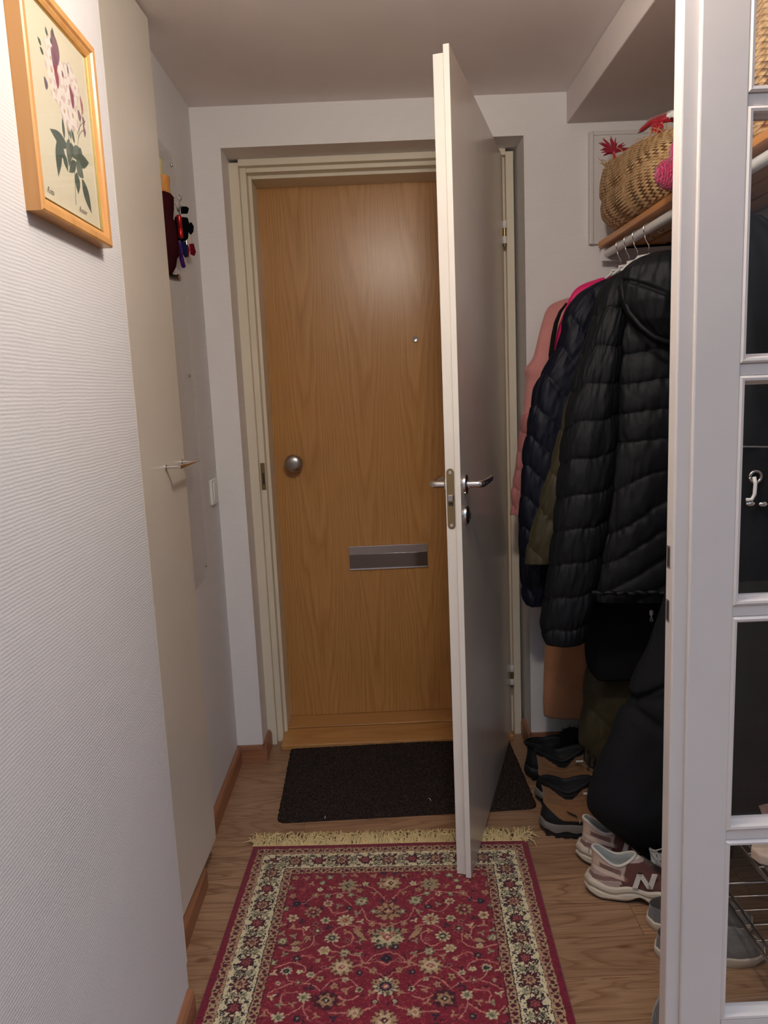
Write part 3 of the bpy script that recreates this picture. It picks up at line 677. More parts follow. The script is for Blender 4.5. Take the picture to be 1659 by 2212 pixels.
# metal coat hook below
ch = thing('coat_hook', tuple(at_x(375, 608, XL+.02)), 'brushed metal coat hook sticking out below the folded umbrella', 'hook')
g = G(); P = [at_x(356, 588, XL+.012), at_x(363, 592, XL+.02), at_x(370, 598, XL+.035), at_x(380, 601, XL+.05), at_x(388, 599.5, XL+.06)]
g.tube(P, [.005, .008, .0085, .008, .0095], 14); g.build('hook_arm', 'steel', ch, smooth=True, auto=60)
g = G(); q = at_x(352, 590, XL+.006); g.lathe((XL+.004, q[1], q[2]), (1, 0, 0), [(0, .016), (.004, .015), (.006, .008)], 20); g.build('hook_plate', 'steel', ch, smooth=True, auto=40)

# white duct cover on the end wall
a_, b_ = at_y(1272, 284, YB-.02), at_y(1275, 527, YB-.02)
g = G(); x0 = (a_[0]+b_[0])/2; g.box(x0, x0+.012, YB-.024, YB, b_[2], a_[2]); g.box(x0+.012, XR-.01, YB-.016, YB, b_[2], a_[2]-.0)
g.box(x0, XR-.01, YB-.020, YB-.015, a_[2]-.012, a_[2])
tag(g.build('cable_cover', mk_plain('cover_white', (.70, .67, .65), .5), bevel=.002), 'flat white cover panel on the end wall beside the woven basket', 'cover panel')

# ------------------------------------------------------------------ door mat
def mk_mat_mat():
    n = NT('ribbed_mat', (.03, .022, .018), .95, spec=.1)
    f = n.noise((1, 1, 1), 260, 3, .7); n.color(n.ramp(f, [(.35, (.010, .0075, .007)), (.58, (.040, .027, .022)), (.75, (.14, .10, .075))]))
    n.bump(n.noise((1, 1, 1), 500, 2), .8, .003); return n.m
mt = thing('doormat', (.035, 2.44, 0), 'dark brown ribbed doormat with rounded corners before the entrance door', 'doormat')
mw, mh, mr = .815, .515, .03; ang = math.radians(1.2)
nr = 36; nx = 150; ny = nr*8+1
X_, Y_ = np.meshgrid(np.linspace(-mw/2, mw/2, nx), np.linspace(-mh/2, mh/2, ny))
dxe = np.clip(np.abs(X_)-(mw/2-mr), 0, None); dye = np.clip(np.abs(Y_)-(mh/2-mr), 0, None); dd_ = np.hypot(dxe, dye)
sc = np.where((dxe > 0) & (dye > 0) & (dd_ > mr), mr/np.maximum(dd_, 1e-6), 1.)
Xc = np.sign(X_)*(np.abs(X_)-dxe+dxe*sc); Yc_ = np.sign(Y_)*(np.abs(Y_)-dye+dye*sc)
edge = np.minimum(1, np.minimum(mw/2-np.abs(X_), mh/2-np.abs(Y_))/.006)
Z_ = .0015+edge*(-.0+.0064+.0050*np.sin((Y_+mh/2)/mh*nr*2*PI)+.0016*vnoise(X_*260, Y_*260, 3))
Xc = Xc+(.0022*vnoise(Y_*170, X_*3, 5))*(np.abs(X_) > mw/2-.01)*2
Z_[0, :] = 0; Z_[-1, :] = 0; Z_[:, 0] = 0; Z_[:, -1] = 0
ca, sa = math.cos(ang), math.sin(ang)
P = np.stack([.035+Xc*ca-Yc_*sa, 2.44+Xc*sa+Yc_*ca, Z_], -1)
g = G(); g.grid(P, closed=False); g.build('ribbed_pile', mk_mat_mat(), mt)
g = G(); 
for cx, cy, l in ((.905, 0, 0),): pass
lint = [(at_z(926, 1724, .011), at_z(931, 1730, .012)), (at_z(703, 1763, .011), at_z(701, 1768, .011))]
for p, q in lint: g = G(); g.tube([p, (p+q)/2+np.array([.001, 0, .002]), q], .0009, 5); g.build('lint', 'white_plastic', mt)

# ------------------------------------------------------------------ oriental rug
RL = np.array([-.4195, 2.052]); RR = np.array([.3815, 2.0205]); RW = float(np.linalg.norm(RR-RL)); ru = (RR-RL)/RW; rv = np.array([ru[1], -ru[0]])
RLEN = 1.24
def rc(px, py):   # rug coordinates (u across, v from the far edge) of a sight line
    q = at_z(px, py, .009)[:2]-RL; return float(q @ ru), float(q @ rv)
rug = thing('oriental_rug', (-.02, 1.45, 0), 'red oriental rug with cream floral border and fringe on the hall floor', 'rug')
RED, DRED, CRM, BEI, NVY, GRN, PNK, DK = [srgb(c) for c in ((124, 22, 42), (78, 14, 30), (216, 204, 166), (182, 150, 114), (32, 30, 50), (142, 140, 108), (160, 76, 76), (34, 22, 30))]
R_ = Paint(RW, RLEN, .00145, RED)
Xg, Yg = np.meshgrid(R_.x, R_.y)
# field mottle: pinkish sprigs
m = (vnoise(Xg*210, Yg*210, 11)+vnoise(Xg*420, Yg*420, 12)*.9 > .38)[..., None]; R_.c = np.where(m, np.array(srgb((160, 58, 68))), R_.c)
m = (vnoise(Xg*90, Yg*90, 13) < -.36)[..., None]; R_.c = np.where(m, np.array(DRED), R_.c)
m = (np.abs(vnoise(Xg*75, Yg*75, 14)+.4*vnoise(Xg*160, Yg*160, 15)) < .012)[..., None]; R_.c = np.where(m, np.array(srgb((148, 52, 58))), R_.c)
CRM0, BEI0 = CRM, BEI; CRM, BEI = srgb((204, 184, 146)), srgb((172, 134, 100))
ac_u = RW/2
def flower(u, v, r, petals, c1, c2, c3, both=True, n=8):
    for uu, s in ((u, 1), (2*ac_u-u, -1)) if both else ((u, 1),):
        R_.ell(uu, v, r*1.08, r*1.08*.95, 0, DK, .9, .12, n); R_.ell(uu, v, r, r*.95, 0, c1, 1, .16, n)
        for k in range(n):
            a = 2*PI*(k+.5)/n; R_.ell(uu+r*.74*math.cos(a), v+r*.70*math.sin(a), r*.13, r*.13, 0, c2 if k % 2 else DK, .8)
        R_.ell(uu, v, r*.58, r*.55, 0, c2, 1, .1, n); R_.ell(uu, v, r*.30, r*.28, 0, c3, 1, .2, 4); R_.ell(uu, v, r*.12, r*.12, 0, CRM)
def Z6(x, y): return rc(560+x/2.9625, 1900+y/2.9625)
axis_u = Z6(818, 400)[0]; ac_u = axis_u
def vine(pts, wd=.0026, col=None):
    for s in (1, -1):
        P = [(ac_u+s*(u-ac_u), v) for u, v in pts]; Q = []
        for i in range(len(P)-1):
            p0, p1, p2, p3 = [np.array(P[k]) for k in (max(i-1, 0), i, i+1, min(i+2, len(P)-1))]
            for t in np.linspace(0, 1, 7, endpoint=False): Q.append(tuple(.5*((2*p1)+(-p0+p2)*t+(2*p0-5*p1+4*p2-p3)*t*t+(-p0+3*p1-3*p2+p3)*t**3)))
        Q.append(P[-1]); R_.line(Q, wd+.0014, DRED, .7); R_.line(Q, wd, col or srgb((204, 132, 116)))
V6 = [[(820, 140), (740, 60), (640, 30), (560, 30)], [(660, 180), (610, 240), (550, 258), (425, 258)], [(655, 110), (560, 80), (470, 90), (360, 100), (290, 150), (215, 160)],
      [(440, 170), (480, 210), (560, 200), (585, 160), (540, 120)], [(820, 300), (740, 270), (690, 250), (660, 180)], [(650, 300), (560, 290), (480, 320), (465, 370)],
      [(465, 400), (520, 430), (590, 400), (600, 350), (560, 330)], [(215, 280), (215, 310), (280, 320), (285, 390), (230, 420)], [(350, 360), (330, 420), (230, 455), (120, 430)],
      [(820, 460), (740, 480), (680, 530), (640, 490), (545, 465), (415, 450)], [(820, 545), (760, 520), (690, 530), (620, 545)], [(820, 640), (740, 580), (640, 550), (530, 550), (400, 580), (300, 660)],
      [(375, 510), (300, 480), (250, 500), (240, 530)], [(175, 600), (190, 640), (250, 660), (340, 670), (400, 720)], [(100, 560), (200, 530), (290, 550), (290, 590), (250, 580)],
      [(400, 700), (470, 640), (560, 630), (640, 690)], [(520, 700), (600, 680)], [(60, 720), (150, 680), (210, 660)], [(285, 780), (280, 830), (320, 900)], [(250, 720), (150, 730), (140, 790), (170, 800)],
      [(500, 740), (560, 770), (640, 740)], [(760, 740), (740, 800), (640, 840), (550, 850), (450, 850)], [(40, 830), (110, 880), (200, 850), (280, 800)]]
for L in V6: vine([Z6(*p) for p in L])
F6 = [(820, 20, 62, 8, BEI, CRM, DRED), (570, 35, 60, 9, BEI, GRN, DRED), (360, 100, 24, 6, BEI, PNK, CRM), (440, 150, 30, 7, CRM, PNK, DRED), (655, 135, 42, 8, GRN, CRM, DK), (345, 205, 50, 9, BEI, DRED, PNK), (550, 258, 50, 10, CRM, BEI, RED),
      (425, 258, 30, 6, CRM, GRN, DK), (215, 245, 34, 6, CRM, BEI, DRED), (370, 325, 38, 8, PNK, DK, CRM), (465, 370, 44, 9, CRM, DK, GRN), (415, 450, 36, 6, CRM, BEI, BEI), (545, 465, 34, 6, GRN, CRM, DRED), (375, 515, 24, 6, PNK, CRM, DRED),
      (530, 555, 74, 12, BEI, CRM, PNK), (175, 580, 34, 9, CRM, NVY, NVY), (330, 605, 24, 6, CRM, GRN, DRED), (250, 655, 28, 6, PNK, DRED, CRM), (640, 700, 22, 5, CRM, DRED, DK), (550, 640, 18, 5, CRM, GRN, DK), (285, 750, 38, 8, CRM, GRN, DK),
      (425, 770, 74, 12, DRED, BEI, DK), (610, 850, 46, 7, BEI, CRM, PNK), (120, 880, 40, 7, CRM, GRN, DK), (230, 440, 24, 5, CRM, BEI, GRN), (150, 390, 30, 8, GRN, CRM, DK), (740, 780, 20, 5, DRED, CRM, DK), (720, 280, 22, 5, BEI, PNK, CRM), (240, 155, 26, 3, NVY, DK, NVY), (515, 100, 20, 5, CRM, PNK, DK), (120, 660, 20, 5, PNK, CRM, DK)]
for x, y, r, n, c1, c2, c3 in F6:
    u, v = Z6(x, y); u2, _ = Z6(x+r, y); flower(u, v, abs(u2-u)*.98, n, c1, c2, c3, True, n)
for x, y, r, n, c1, c2, c3 in ((815, 200, 84, 10, BEI, DRED, BEI), (815, 365, 100, 16, GRN, CRM, PNK), (815, 500, 34, 4, NVY, DK, DRED), (810, 680, 82, 12, CRM, NVY, PNK), (810, 900, 86, 14, BEI, CRM, DRED)):
    u, v = Z6(x, y); u2, _ = Z6(x+r, y); flower(ac_u, v, abs(u2-u)*.92, n, c1, c2, c3, False, n)
for s in (1, -1):
    for (x0, y0, x1, y1) in ((600, 310, 690, 390), (200, 410, 270, 395)):
        a_, b_ = Z6(x0, y0), Z6(x1, y1); R_.leaf(ac_u+s*(a_[0]-ac_u), a_[1], ac_u+s*(b_[0]-ac_u), b_[1], .010, DK); R_.leaf(ac_u+s*(a_[0]-ac_u), a_[1], ac_u+s*(b_[0]-ac_u), b_[1], .0075, BEI)
# beyond the frame the pattern simply repeats mirrored
vmax = Z6(820, 1000)[1]; j0 = int(vmax/R_.st)
if j0 < R_.ny:
    cnt = min(R_.ny-j0, j0); R_.c[j0:j0+cnt] = R_.c[j0-cnt:j0][::-1]
rr = random.Random(12); placed = [(Z6(x, y), r) for x, y, r, *_ in F6]; placed = [(p[0], p[1], .030 if r > 40 else .020) for p, r in placed]; cnt_ = 0
for _ in range(4000):
    u = rr.uniform(.14, ac_u-.012); v = rr.uniform(.14, .66)
    if all((u-a)**2+(v-b)**2 > (c*1.25)**2 for a, b, c in placed):
        rad = rr.uniform(.0045, .0085); placed.append((u, v, .021)); cnt_ += 1
        c1, c2 = rr.choice(((BEI, DRED), (PNK, DK), (GRN, CRM), (BEI, PNK), (NVY, BEI), (CRM, GRN)))
        for sg in (1, -1):
            uu = ac_u+sg*(u-ac_u)
            if rad < .0068:
                for q_ in range(3): aa = q_*2.1+u*90; R_.leaf(uu, v, uu+.012*math.cos(aa), v+.012*math.sin(aa), .0028, c1)
            else: R_.ell(uu, v, rad*1.15, rad*1.15, 0, DK, .8, .15, 5); R_.ell(uu, v, rad, rad, u*50, c1, 1, .22, 5); R_.ell(uu, v, rad*.4, rad*.4, 0, c2)
CRM, BEI = CRM0, BEI0
# borders: e = distance to nearest edge
def border_layer(e0_, e1_, fn):
    Em = np.minimum(np.minimum(Xg, RW-Xg), np.minimum(Yg, RLEN-Yg)); mask = (Em >= e0_) & (Em < e1_)
    vert = np.minimum(Xg, RW-Xg) < np.minimum(Yg, RLEN-Yg); s = np.where(vert, Yg, Xg-RW/2); t = np.where(mask, (Em-e0_)/(e1_-e0_), 0)
    col = fn(s, t); R_.c = np.where(mask[..., None], col, R_.c)
def const(c): return lambda s, t: np.broadcast_to(np.array(c), s.shape+(3,))
def guard(s, t):
    base = np.broadcast_to(np.array(BEI)*.95, s.shape+(3,)).copy(); n1 = vnoise(s*300, t*4, 21)
    base = np.where((n1 > .2)[..., None], np.array(PNK)*.8, base)
    f = (s/.021) % 1; d = np.hypot((f-.5)*.021, (t-.5)*.02); base = np.where((d < .0052)[..., None], np.array(DRED), base)
    d2 = np.hypot(((f+.5) % 1-.5)*.021, (t-.25)*.02); base = np.where((d2 < .0028)[..., None], np.array(DK), base)
    d3 = np.hypot(((f+.5) % 1-.5)*.021, (t-.78)*.02); base = np.where((d3 < .0026)[..., None], np.array(DK), base)
    return base
Wm = .064
def main(s, t):
    h = t*Wm; P_ = .132; f = (s/P_+.5) % 1; x = (f-.5)*P_; base = np.broadcast_to(np.array(CRM), s.shape+(3,)).copy()
    def blob(mask, c):
        nonlocal base; base = np.where(mask[..., None], np.array(c), base)
    def fl(cx, cy, r, n, c1, c2):
        dx = (x-cx+P_/2) % P_-P_/2; dy = h-cy; rr = np.hypot(dx, dy); th = np.arctan2(dy, dx); e = r*(.85+.2*np.cos(n*th))
        blob(rr < e+.0012, DK); blob(rr < e, c1); blob((rr < e*.62), c2); blob(rr < e*.36, DK); blob(rr < e*.22, PNK)
    # leafy green sprigs
    for cx, cy in ((.033, .020), (.033, .046), (-.033, .020), (-.033, .046)):
        dx = (x-cx+P_/2) % P_-P_/2; dy = h-cy; rr = np.hypot(dx, dy*1.3); blob((rr < .011) & (np.abs(np.sin(dx*900+dy*700)) > .45), GRN)
    nn_ = vnoise((x+.2)*70*np.sign(x+1e-9), h*95, 51)+.5*vnoise(np.abs(x)*170, h*190, 52); blob(np.abs(nn_) < .045, DK); blob(nn_ > .42, DRED)
    # dark scrolling vine with curls
    for ph, amp in ((0, .024), (PI, .024), (PI/2, .014)):
        yv = .032+amp*np.sin(2*PI*x/P_*2+ph); blob(np.abs(h-yv) < .0013, DK)
    for cx, cy, r in ((.016, .012, .0075), (-.016, .012, .0075), (.016, .052, .0075), (-.016, .052, .0075), (.05, .010, .006), (-.05, .010, .006), (.05, .054, .006), (-.05, .054, .006), (.066, .020, .006), (.066, .044, .006), (.026, .033, .006), (-.026, .033, .006)):
        dx = (x-cx+P_/2) % P_-P_/2; dy = h-cy; rr = np.hypot(dx, dy); th = np.arctan2(dy, dx*np.sign(cx)); sp_ = np.abs(rr-r*(.55+.45*(th/PI)))
        blob(sp_ < .0013, DK); blob(rr < .0016, DRED)
    fl(0, .032, .023, 8, DRED, BEI); fl(P_/2, .032, .018, 6, DRED, PNK)
    for cx in (.022, -.022): 
        dx = (x-cx*2.05+P_/2) % P_-P_/2; dy = h-.032; rr = np.hypot(dx, dy*1.4); blob(np.abs(rr-.008) < .0022, DRED)
    return base
border_layer(0, .019, lambda s, t: np.where((vnoise(s*400, t*8, 3) > .3)[..., None], np.array(DRED), np.array(srgb((120, 18, 44)))))
border_layer(.019, .041, guard); border_layer(.041, .0425, const(BEI)); border_layer(.0425, .0445, const(DK)); border_layer(.0445, .046, const(CRM))
border_layer(.046, .046+Wm, main); border_layer(.110, .1115, const(CRM)); border_layer(.1115, .1135, const(DK)); border_layer(.1135, .135, guard); border_layer(.135, .1375, const(DRED))
# woven irregularity: shift the drawing by a stitch or two
wi = np.clip(np.arange(R_.ny)[:, None]+np.rint(2.6*vnoise(Xg*150, Yg*150, 31)+1.8*vnoise(Xg*330, Yg*330, 33)).astype(int), 0, R_.ny-1)
wj = np.clip(np.arange(R_.nx)[None]+np.rint(2.6*vnoise(Xg*150, Yg*150, 32)+1.8*vnoise(Xg*330, Yg*330, 34)).astype(int), 0, R_.nx-1)
R_.c = R_.c[wi, wj]
# woven speckle
R_.c = np.clip(R_.c*(1+.22*vnoise(Xg*520, Yg*620, 9)[..., None]+.10*vnoise(Xg*60, Yg*60, 8)[..., None]), 0, 1)
e_ = np.minimum(np.minimum(Xg, RW-Xg), np.minimum(Yg, RLEN-Yg))
Zr = .0015+.0065*np.clip(e_/.004, 0, 1)**.5+.0006*vnoise(Xg*300, Yg*300, 4)+.0012*vnoise(Xg*6, Yg*6, 2)*np.clip(e_/.05, 0, 1)
Zr[0, :] = Zr[-1, :] = 0; Zr[:, 0] = Zr[:, -1] = 0
wav = .0015*np.sin(Xg*9)
Pr = np.stack([RL[0]+ru[0]*Xg+rv[0]*(Yg+wav*(Yg < .05)), RL[1]+ru[1]*Xg+rv[1]*(Yg+wav*(Yg < .05)), Zr], -1)[:, ::-1]
colour_grid('rug_pile', Pr, R_.c[:, ::-1], rug, mk_attr('rug_wool', .95, .1, .5, 1100, .25))
# fringe
g = G(); rnd = random.Random(3)
for i in range(620):
    u = RW*(i+.5)/620; base_ = RL+ru*u; a = rnd.gauss(.45*math.sin(i*.11)+.3*math.sin(i*.37), .8); L = rnd.uniform(.045, .082)
    if u < .02: a -= .9; 
    if u > RW-.05: a += .9
    if i % 7 == 0: a += rnd.uniform(-1, 1)
    pts = []; d0 = a*.3; p = np.array([base_[0], base_[1], .004])
    for k in range(6):
        th = d0+(a-d0)*k/5+rnd.gauss(0, .2); pts.append(p.copy()); st = L/5
        p = p+st*np.array([ru[0]*math.sin(th)-rv[0]*math.cos(th), ru[1]*math.sin(th)-rv[1]*math.cos(th), 0]); p[2] = max(.0015, .003+.016*math.sin(PI*min(1, (k+1)/5.))*rnd.random())
    g.tube(pts, [.0016]*5+[.0008], 4)
M['fringe'] = mk_plain('cotton_fringe', srgb((218, 196, 146)), .9, .1)
g.build('fringe', 'fringe', rug)['kind'] = 'stuff'

# ------------------------------------------------------------------ coat rack: shelf, rail, hooks, brackets
XRAIL, ZRAIL = .762, 1.7135; SH = 1.753
rk = thing('hat_shelf', (.90, 2.0, SH-.02), 'pine hat shelf with white hanging rail over the coats', 'shelf')
SY0, SY1 = 1.25, YB-.002
for i, (xa, xb) in enumerate(((.738, .800), (.815, .875), (.89, .95), (.965, 1.025))):
    g = G(); g.box(xa, xb, SY0, SY1-.03, SH-.018, SH); g.build('shelf_board', 'pine_y', rk, bevel=.002)
g = G(); g.tube([(XRAIL, SY0+.02, ZRAIL), (XRAIL, YB-.045, ZRAIL)], .0125, 20); rail = g.build('hanging_rail', 'white_wire', rk, smooth=True, auto=50)
for yb in (YB-.05, 1.32):
    g = G(); g.extrude([(XR-.002, yb, SH+.0), (XR-.002, yb, ZRAIL-.035), (XRAIL-.02, yb, ZRAIL-.022), (XRAIL-.02, yb, ZRAIL+.012), (XRAIL-.005, yb, SH-.02), (XR-.002, yb, SH-.02)], (0, .004, 0)); g.build('bracket', 'white_wire', rk, bevel=.001)
for px, py in ((1420, 497), (1400, 512)):
    q = at_z(px, py, SH-.035); 
    g = G(); g.tube([(q[0], q[1], SH-.02), (q[0], q[1], SH-.035)]+[(q[0]+.008*(1-math.cos(t)), q[1]-.004, SH-.035-.008*math.sin(t)) for t in np.linspace(.3, PI, 7)], .0016, 7); g.build('small_hook', 'chrome', rk, smooth=True)

# ------------------------------------------------------------------ garments
def smooth_rows(rows, nz, k=5):
    rows = np.array(sorted(rows, key=lambda r: -r[0]), float); z = np.linspace(rows[0, 0], rows[-1, 0], nz)
    out = [z]
    for c in range(1, rows.shape[1]):
        v = np.interp(-z, -rows[:, 0], rows[:, c]); kk_ = max(3, nz//14); ker = np.hanning(kk_+2)[1:-1]; ker /= ker.sum()
        pad = len(ker)//2; vp = np.concatenate([2*v[0]-v[pad:0:-1], v, 2*v[-1]-v[-2:-pad-2:-1]]); v = np.convolve(vp, ker, 'valid')[:nz]; out.append(v)
    return np.stack(out, 1)
def stack(rows, disp=None, nz=160, nt=96, e=2.4, hem=True, tilt=None):
    R = smooth_rows(rows, nz); cx_, sx_ = superell(nt, e)
    cs, sn = cx_[None], sx_[None]; z, cx, cy, a, b = [R[:, i:i+1] for i in range(5)]
    a = np.maximum(a, .002); b = np.maximum(b, .002)
    X = cx+a*cs; Y = cy+b*sn; Z = np.broadcast_to(z, X.shape).copy()
    t = np.linspace(0, 2*PI, nt, endpoint=False)[None]
    nx_, ny_ = cs/a, sn/b; nl = np.hypot(nx_, ny_); nx_, ny_ = nx_/nl, ny_/nl
    if disp is not None:
        d = disp(Z, X-cx, t, z, a, b); X = X+nx_*d; Y = Y+ny_*d
    if tilt is not None: Z = Z+tilt(X-cx, Y-cy, z)
    P = np.stack([X, Y, Z], -1)
    c0 = P[0].mean(0); top = [c0+(P[0]-c0)*s+np.array([0, 0, .006*(1-s)]) for s in (.02, .35, .7, .9)]
    P = np.concatenate([np.array(top), P])
    if hem:
        c1 = P[-1].mean(0); L = P[-1]; P = np.concatenate([P, np.array([c1+(L-c1)*.93+np.array([0, 0, .002]), c1+(L-c1)*.88+np.array([0, 0, .03]), c1+(L-c1)*.02+np.array([0, 0, .035])])])
    return P
def px_rows(pts, Y, b, off=None):
    out = []
    for i, (py, xl, xr) in enumerate(pts):
        l, r = at_y(xl, py, Y), at_y(xr, py, Y); bb = b[i] if hasattr(b, '__len__') else b
        out.append(((l[2]+r[2])/2, (l[0]+r[0])/2, Y, (r[0]-l[0])/2, bb))
    return out
def quilt(per, slope=0., h=.010, ph=0., wr=.004, seed=1, slope2=0., zsplit=None, big=.006):
    def f(Z, xr, t, z, a, b):
        sl = slope if zsplit is None else slope+(slope2-slope)*np.clip((zsplit-Z)/.18, 0, 1)
        u = (Z+sl*xr+.006*np.sin(t*3+seed)+.008*vnoise(t*1.5+5, Z*9, seed+40))/per+ph; fr_ = u-np.floor(u); d = 1-np.abs(2*fr_-1)
        bulge = np.sqrt(np.clip(1-(1-d)**2, 0, 1)); row = np.floor(u)
        n1 = vnoise(t*9, Z*30, seed); n2 = vnoise(t*24+row*3.7, Z*26, seed+1); n3 = vnoise(t*2.2, Z*7, seed+2)
        return h*bulge*(1+.5*vnoise(t*3+row*5.1, row*2.3, seed+3))-h*.5+wr*n1+wr*2.6*n2*(1-d)**1.5*bulge**.5+wr*.8*vnoise(t*48, Z*25, seed+7)*(1-d)+big*n3
    return f
def folds(amp=.008, seed=1, n=7, wr=.003):
    def f(Z, xr, t, z, a, b):
        return amp*np.sin(t*n+3*vnoise(t*1, Z*2, seed))*np.clip((z.max()-Z)/.35, .15, 1)+wr*vnoise(t*8, Z*18, seed+1)+amp*1.2*vnoise(t*2, Z*4, seed+2)
    return f
def garment(name, parts, loc, label, cat='coat', group='coats on the rail'):
    t = thing(name, loc, label, cat, group)
    for pn, rows, dsp, mat, kw in parts:
        mats = kw.pop('mats', None); mf = kw.pop('mf', None); g = G(); P = stack(rows, dsp, **kw); mi = None
        if mf: mi = mf(P)
        g.grid(P, mi=mi); g.build(pn, mats or mat, t, smooth=True)
    return t

# 1 front black down jacket
YK = 2.07
bt = [(566, 1395, 1470), (585, 1352, 1512), (620, 1330, 1535), (680, 1322, 1546), (800, 1322, 1560), (950, 1318, 1568), (1080, 1305, 1574), (1180, 1292, 1580), (1265, 1280, 1585), (1280, 1279, 1588), (1287, 1281, 1586)]
bs = [(572, 1375, 1412), (590, 1322, 1398), (620, 1302, 1378), (660, 1290, 1362), (720, 1272, 1345), (800, 1248, 1336), (880, 1228, 1332), (960, 1216, 1330), (1060, 1206, 1322), (1160, 1196, 1305), (1260, 1183, 1285), (1340, 1172, 1268), (1378, 1172, 1262), (1386, 1180, 1256)]
jk = garment('down_jacket', [
    ('body', px_rows(bt, YK, [.03, .05, .07, .08, .085, .085, .08, .078, .075, .07, .068]), quilt(.077, 0, .0095, .1, .0035, 3, -.55, 1.12), 'black_shell', dict(nz=300, nt=150, e=2.6)),
    ('sleeve', px_rows(bs, YK-.012, [.02, .035, .045, .052, .055, .058, .058, .058, .056, .054, .052, .050, .046, .042]), quilt(.095, -.22, .0095, .3, .0035, 5), 'black_shell', dict(nz=300, nt=110, e=2.2)),
], (.76, YK, .95), 'black quilted down jacket with hood hanging in front of the other coats')
# hood hanging down over the collar
hd = [(545, 1408, 1475), (556, 1372, 1500), (575, 1350, 1518), (610, 1338, 1526), (650, 1342, 1524), (690, 1362, 1512), (725, 1400, 1490), (741, 1425, 1470)]
def hooddisp(Z, xr, t, z, a, b): return .012*vnoise(t*5+Z*14, Z*12, 8)+.007*vnoise(t*13-Z*20, Z*26, 9)-.008*np.exp(-((Z-1.50+xr*.5)/.006)**2)-.007*np.exp(-((xr-.03+.1*(Z-1.5))/.006)**2)
g = G(); g.grid(stack(px_rows(hd, YK-.095, [.03, .055, .07, .078, .078, .07, .05, .025]), hooddisp, nz=120, nt=120, e=2.1, hem=False)); hd_o = g.build('hood', 'black_shell', jk, smooth=True)
arc = [at_y(x, y, YK-.165+.06*max(0, (1400-x)/60)) for x, y in ((1341, 600), (1346, 640), (1360, 675), (1385, 705), (1412, 727), (1440, 738), (1475, 742))]
g = G(); g.tube(arc, .006, 10); g.build('hood_piping', 'black_shell', hd_o, smooth=True)
g = G(); q0, q1 = at_y(1279, 1281, YK-.08), at_y(1500, 1279, YK-.08)
g.tube([q0+(q1-q0)*t+np.array([0, -.002+.003*math.sin(t*60), .002*math.sin(t*45)]) for t in np.linspace(0, 1, 60)], .006, 8); g.build('hem_binding', 'black_shell', jk, smooth=True)

# 2 long olive quilted coat
YO = 2.25
oslv = [(640, 1300, 1360), (680, 1284, 1360), (760, 1258, 1350), (830, 1238, 1335), (900, 1219, 1318), (960, 1204, 1300), (1040, 1181, 1280), (1110, 1161, 1262), (1175, 1140, 1245), (1183, 1138, 1243), (1200, 1136, 1240), (1215, 1135, 1236)]
obod = [(612, 1385, 1440), (640, 1345, 1490), (720, 1335, 1510), (1000, 1320, 1520), (1300, 1290, 1525), (1480, 1262, 1530), (1600, 1252, 1535), (1648, 1250, 1538)]
def olive_q(seed):
    q = quilt(.16, .9, .008, .2, .003, seed, big=.004); q2 = quilt(.13, -.8, .006, .5, .002, seed+9, big=.0)
    return lambda *k: q(*k)+q2(*k)*.5
garment('quilted_coat', [
    ('body', px_rows(obod, YO+.022, [.02, .035, .045, .048, .05, .055, .055, .05]), olive_q(12), 'olive_shell', dict(nz=260, nt=110, e=2.4)),
    ('sleeve', px_rows(oslv, YO, [.02, .030, .034, .036, .036, .036, .036, .035, .034, .030, .033, .031]), quilt(.115, .9, .007, .35, .003, 15), 'olive_shell', dict(nz=240, nt=80, e=2.2)),
], (.76, YO, .3), 'long olive green quilted coat between the black and navy jackets')

# 3 navy down jacket
YV = 2.362
nslv = [(604, 1300, 1340), (612, 1272, 1345), (640, 1241, 1335), (668, 1222, 1318), (690, 1214, 1302), (699, 1212, 1298), (706, 1219, 1294), (750, 1202, 1287), (790, 1178, 1278), (825, 1158, 1270), (883, 1146, 1255), (978, 1130, 1240), (1073, 1123, 1228), (1168, 1124, 1215), (1263, 1127, 1198), (1296, 1132, 1180), (1306, 1140, 1170)]
nbod = [(600, 1350, 1400), (620, 1310, 1450), (700, 1290, 1470), (900, 1270, 1480), (1100, 1255, 1485), (1250, 1240, 1490)]
garment('down_jacket', [
    ('body', px_rows(nbod, YV, [.02, .03, .038, .038, .036, .034]), quilt(.09, .6, .008, 0, .003, 22), 'navy_shell', dict(nz=160, nt=80)),
    ('sleeve', px_rows(nslv, YV-.005, [.02, .028, .036, .042, .046, .047, .040, .042, .043, .044, .044, .044, .043, .042, .038, .034, .028]), quilt(.092, .75, .008, .1, .003, 25, .0, None), 'navy_shell', dict(nz=280, nt=90, e=2.2)),
], (.76, YV, .95), 'navy blue down jacket with slanted quilting between the olive coat and the pink clothes')

# 4 hot pink rain jacket, 5 dusty pink jacket, 6 tan coat
YH = 2.432
garment('rain_jacket', [
    ('body', px_rows([(600, 1290, 1345), (606, 1262, 1375), (622, 1240, 1400), (650, 1226, 1420), (700, 1207, 1430), (750, 1195, 1440), (850, 1190, 1445), (1000, 1188, 1450)], YH, [.014, .02, .024, .026, .026, .026, .026, .026]), folds(.004, 31, 5, .004), 'hot_pink', dict(nz=120, nt=70)),
], (.74, YH, 1.2), 'hot pink shell jacket showing as a bright strip behind the navy jacket')
g = G(); g.tube([at_y(1224, 655, YH-.034), at_y(1210, 674, YH-.036), at_y(1201, 698, YH-.038), at_y(1195, 728, YH-.038), at_y(1190, 765, YH-.036), at_y(1188, 800, YH-.03)], [.003, .005, .0065, .007, .007, .004], 10)
tag(g.build('bag_strap', 'black_cloth', smooth=True), 'black strap hanging between the dusty pink jacket and the hot pink jacket', 'strap')
YP = 2.492
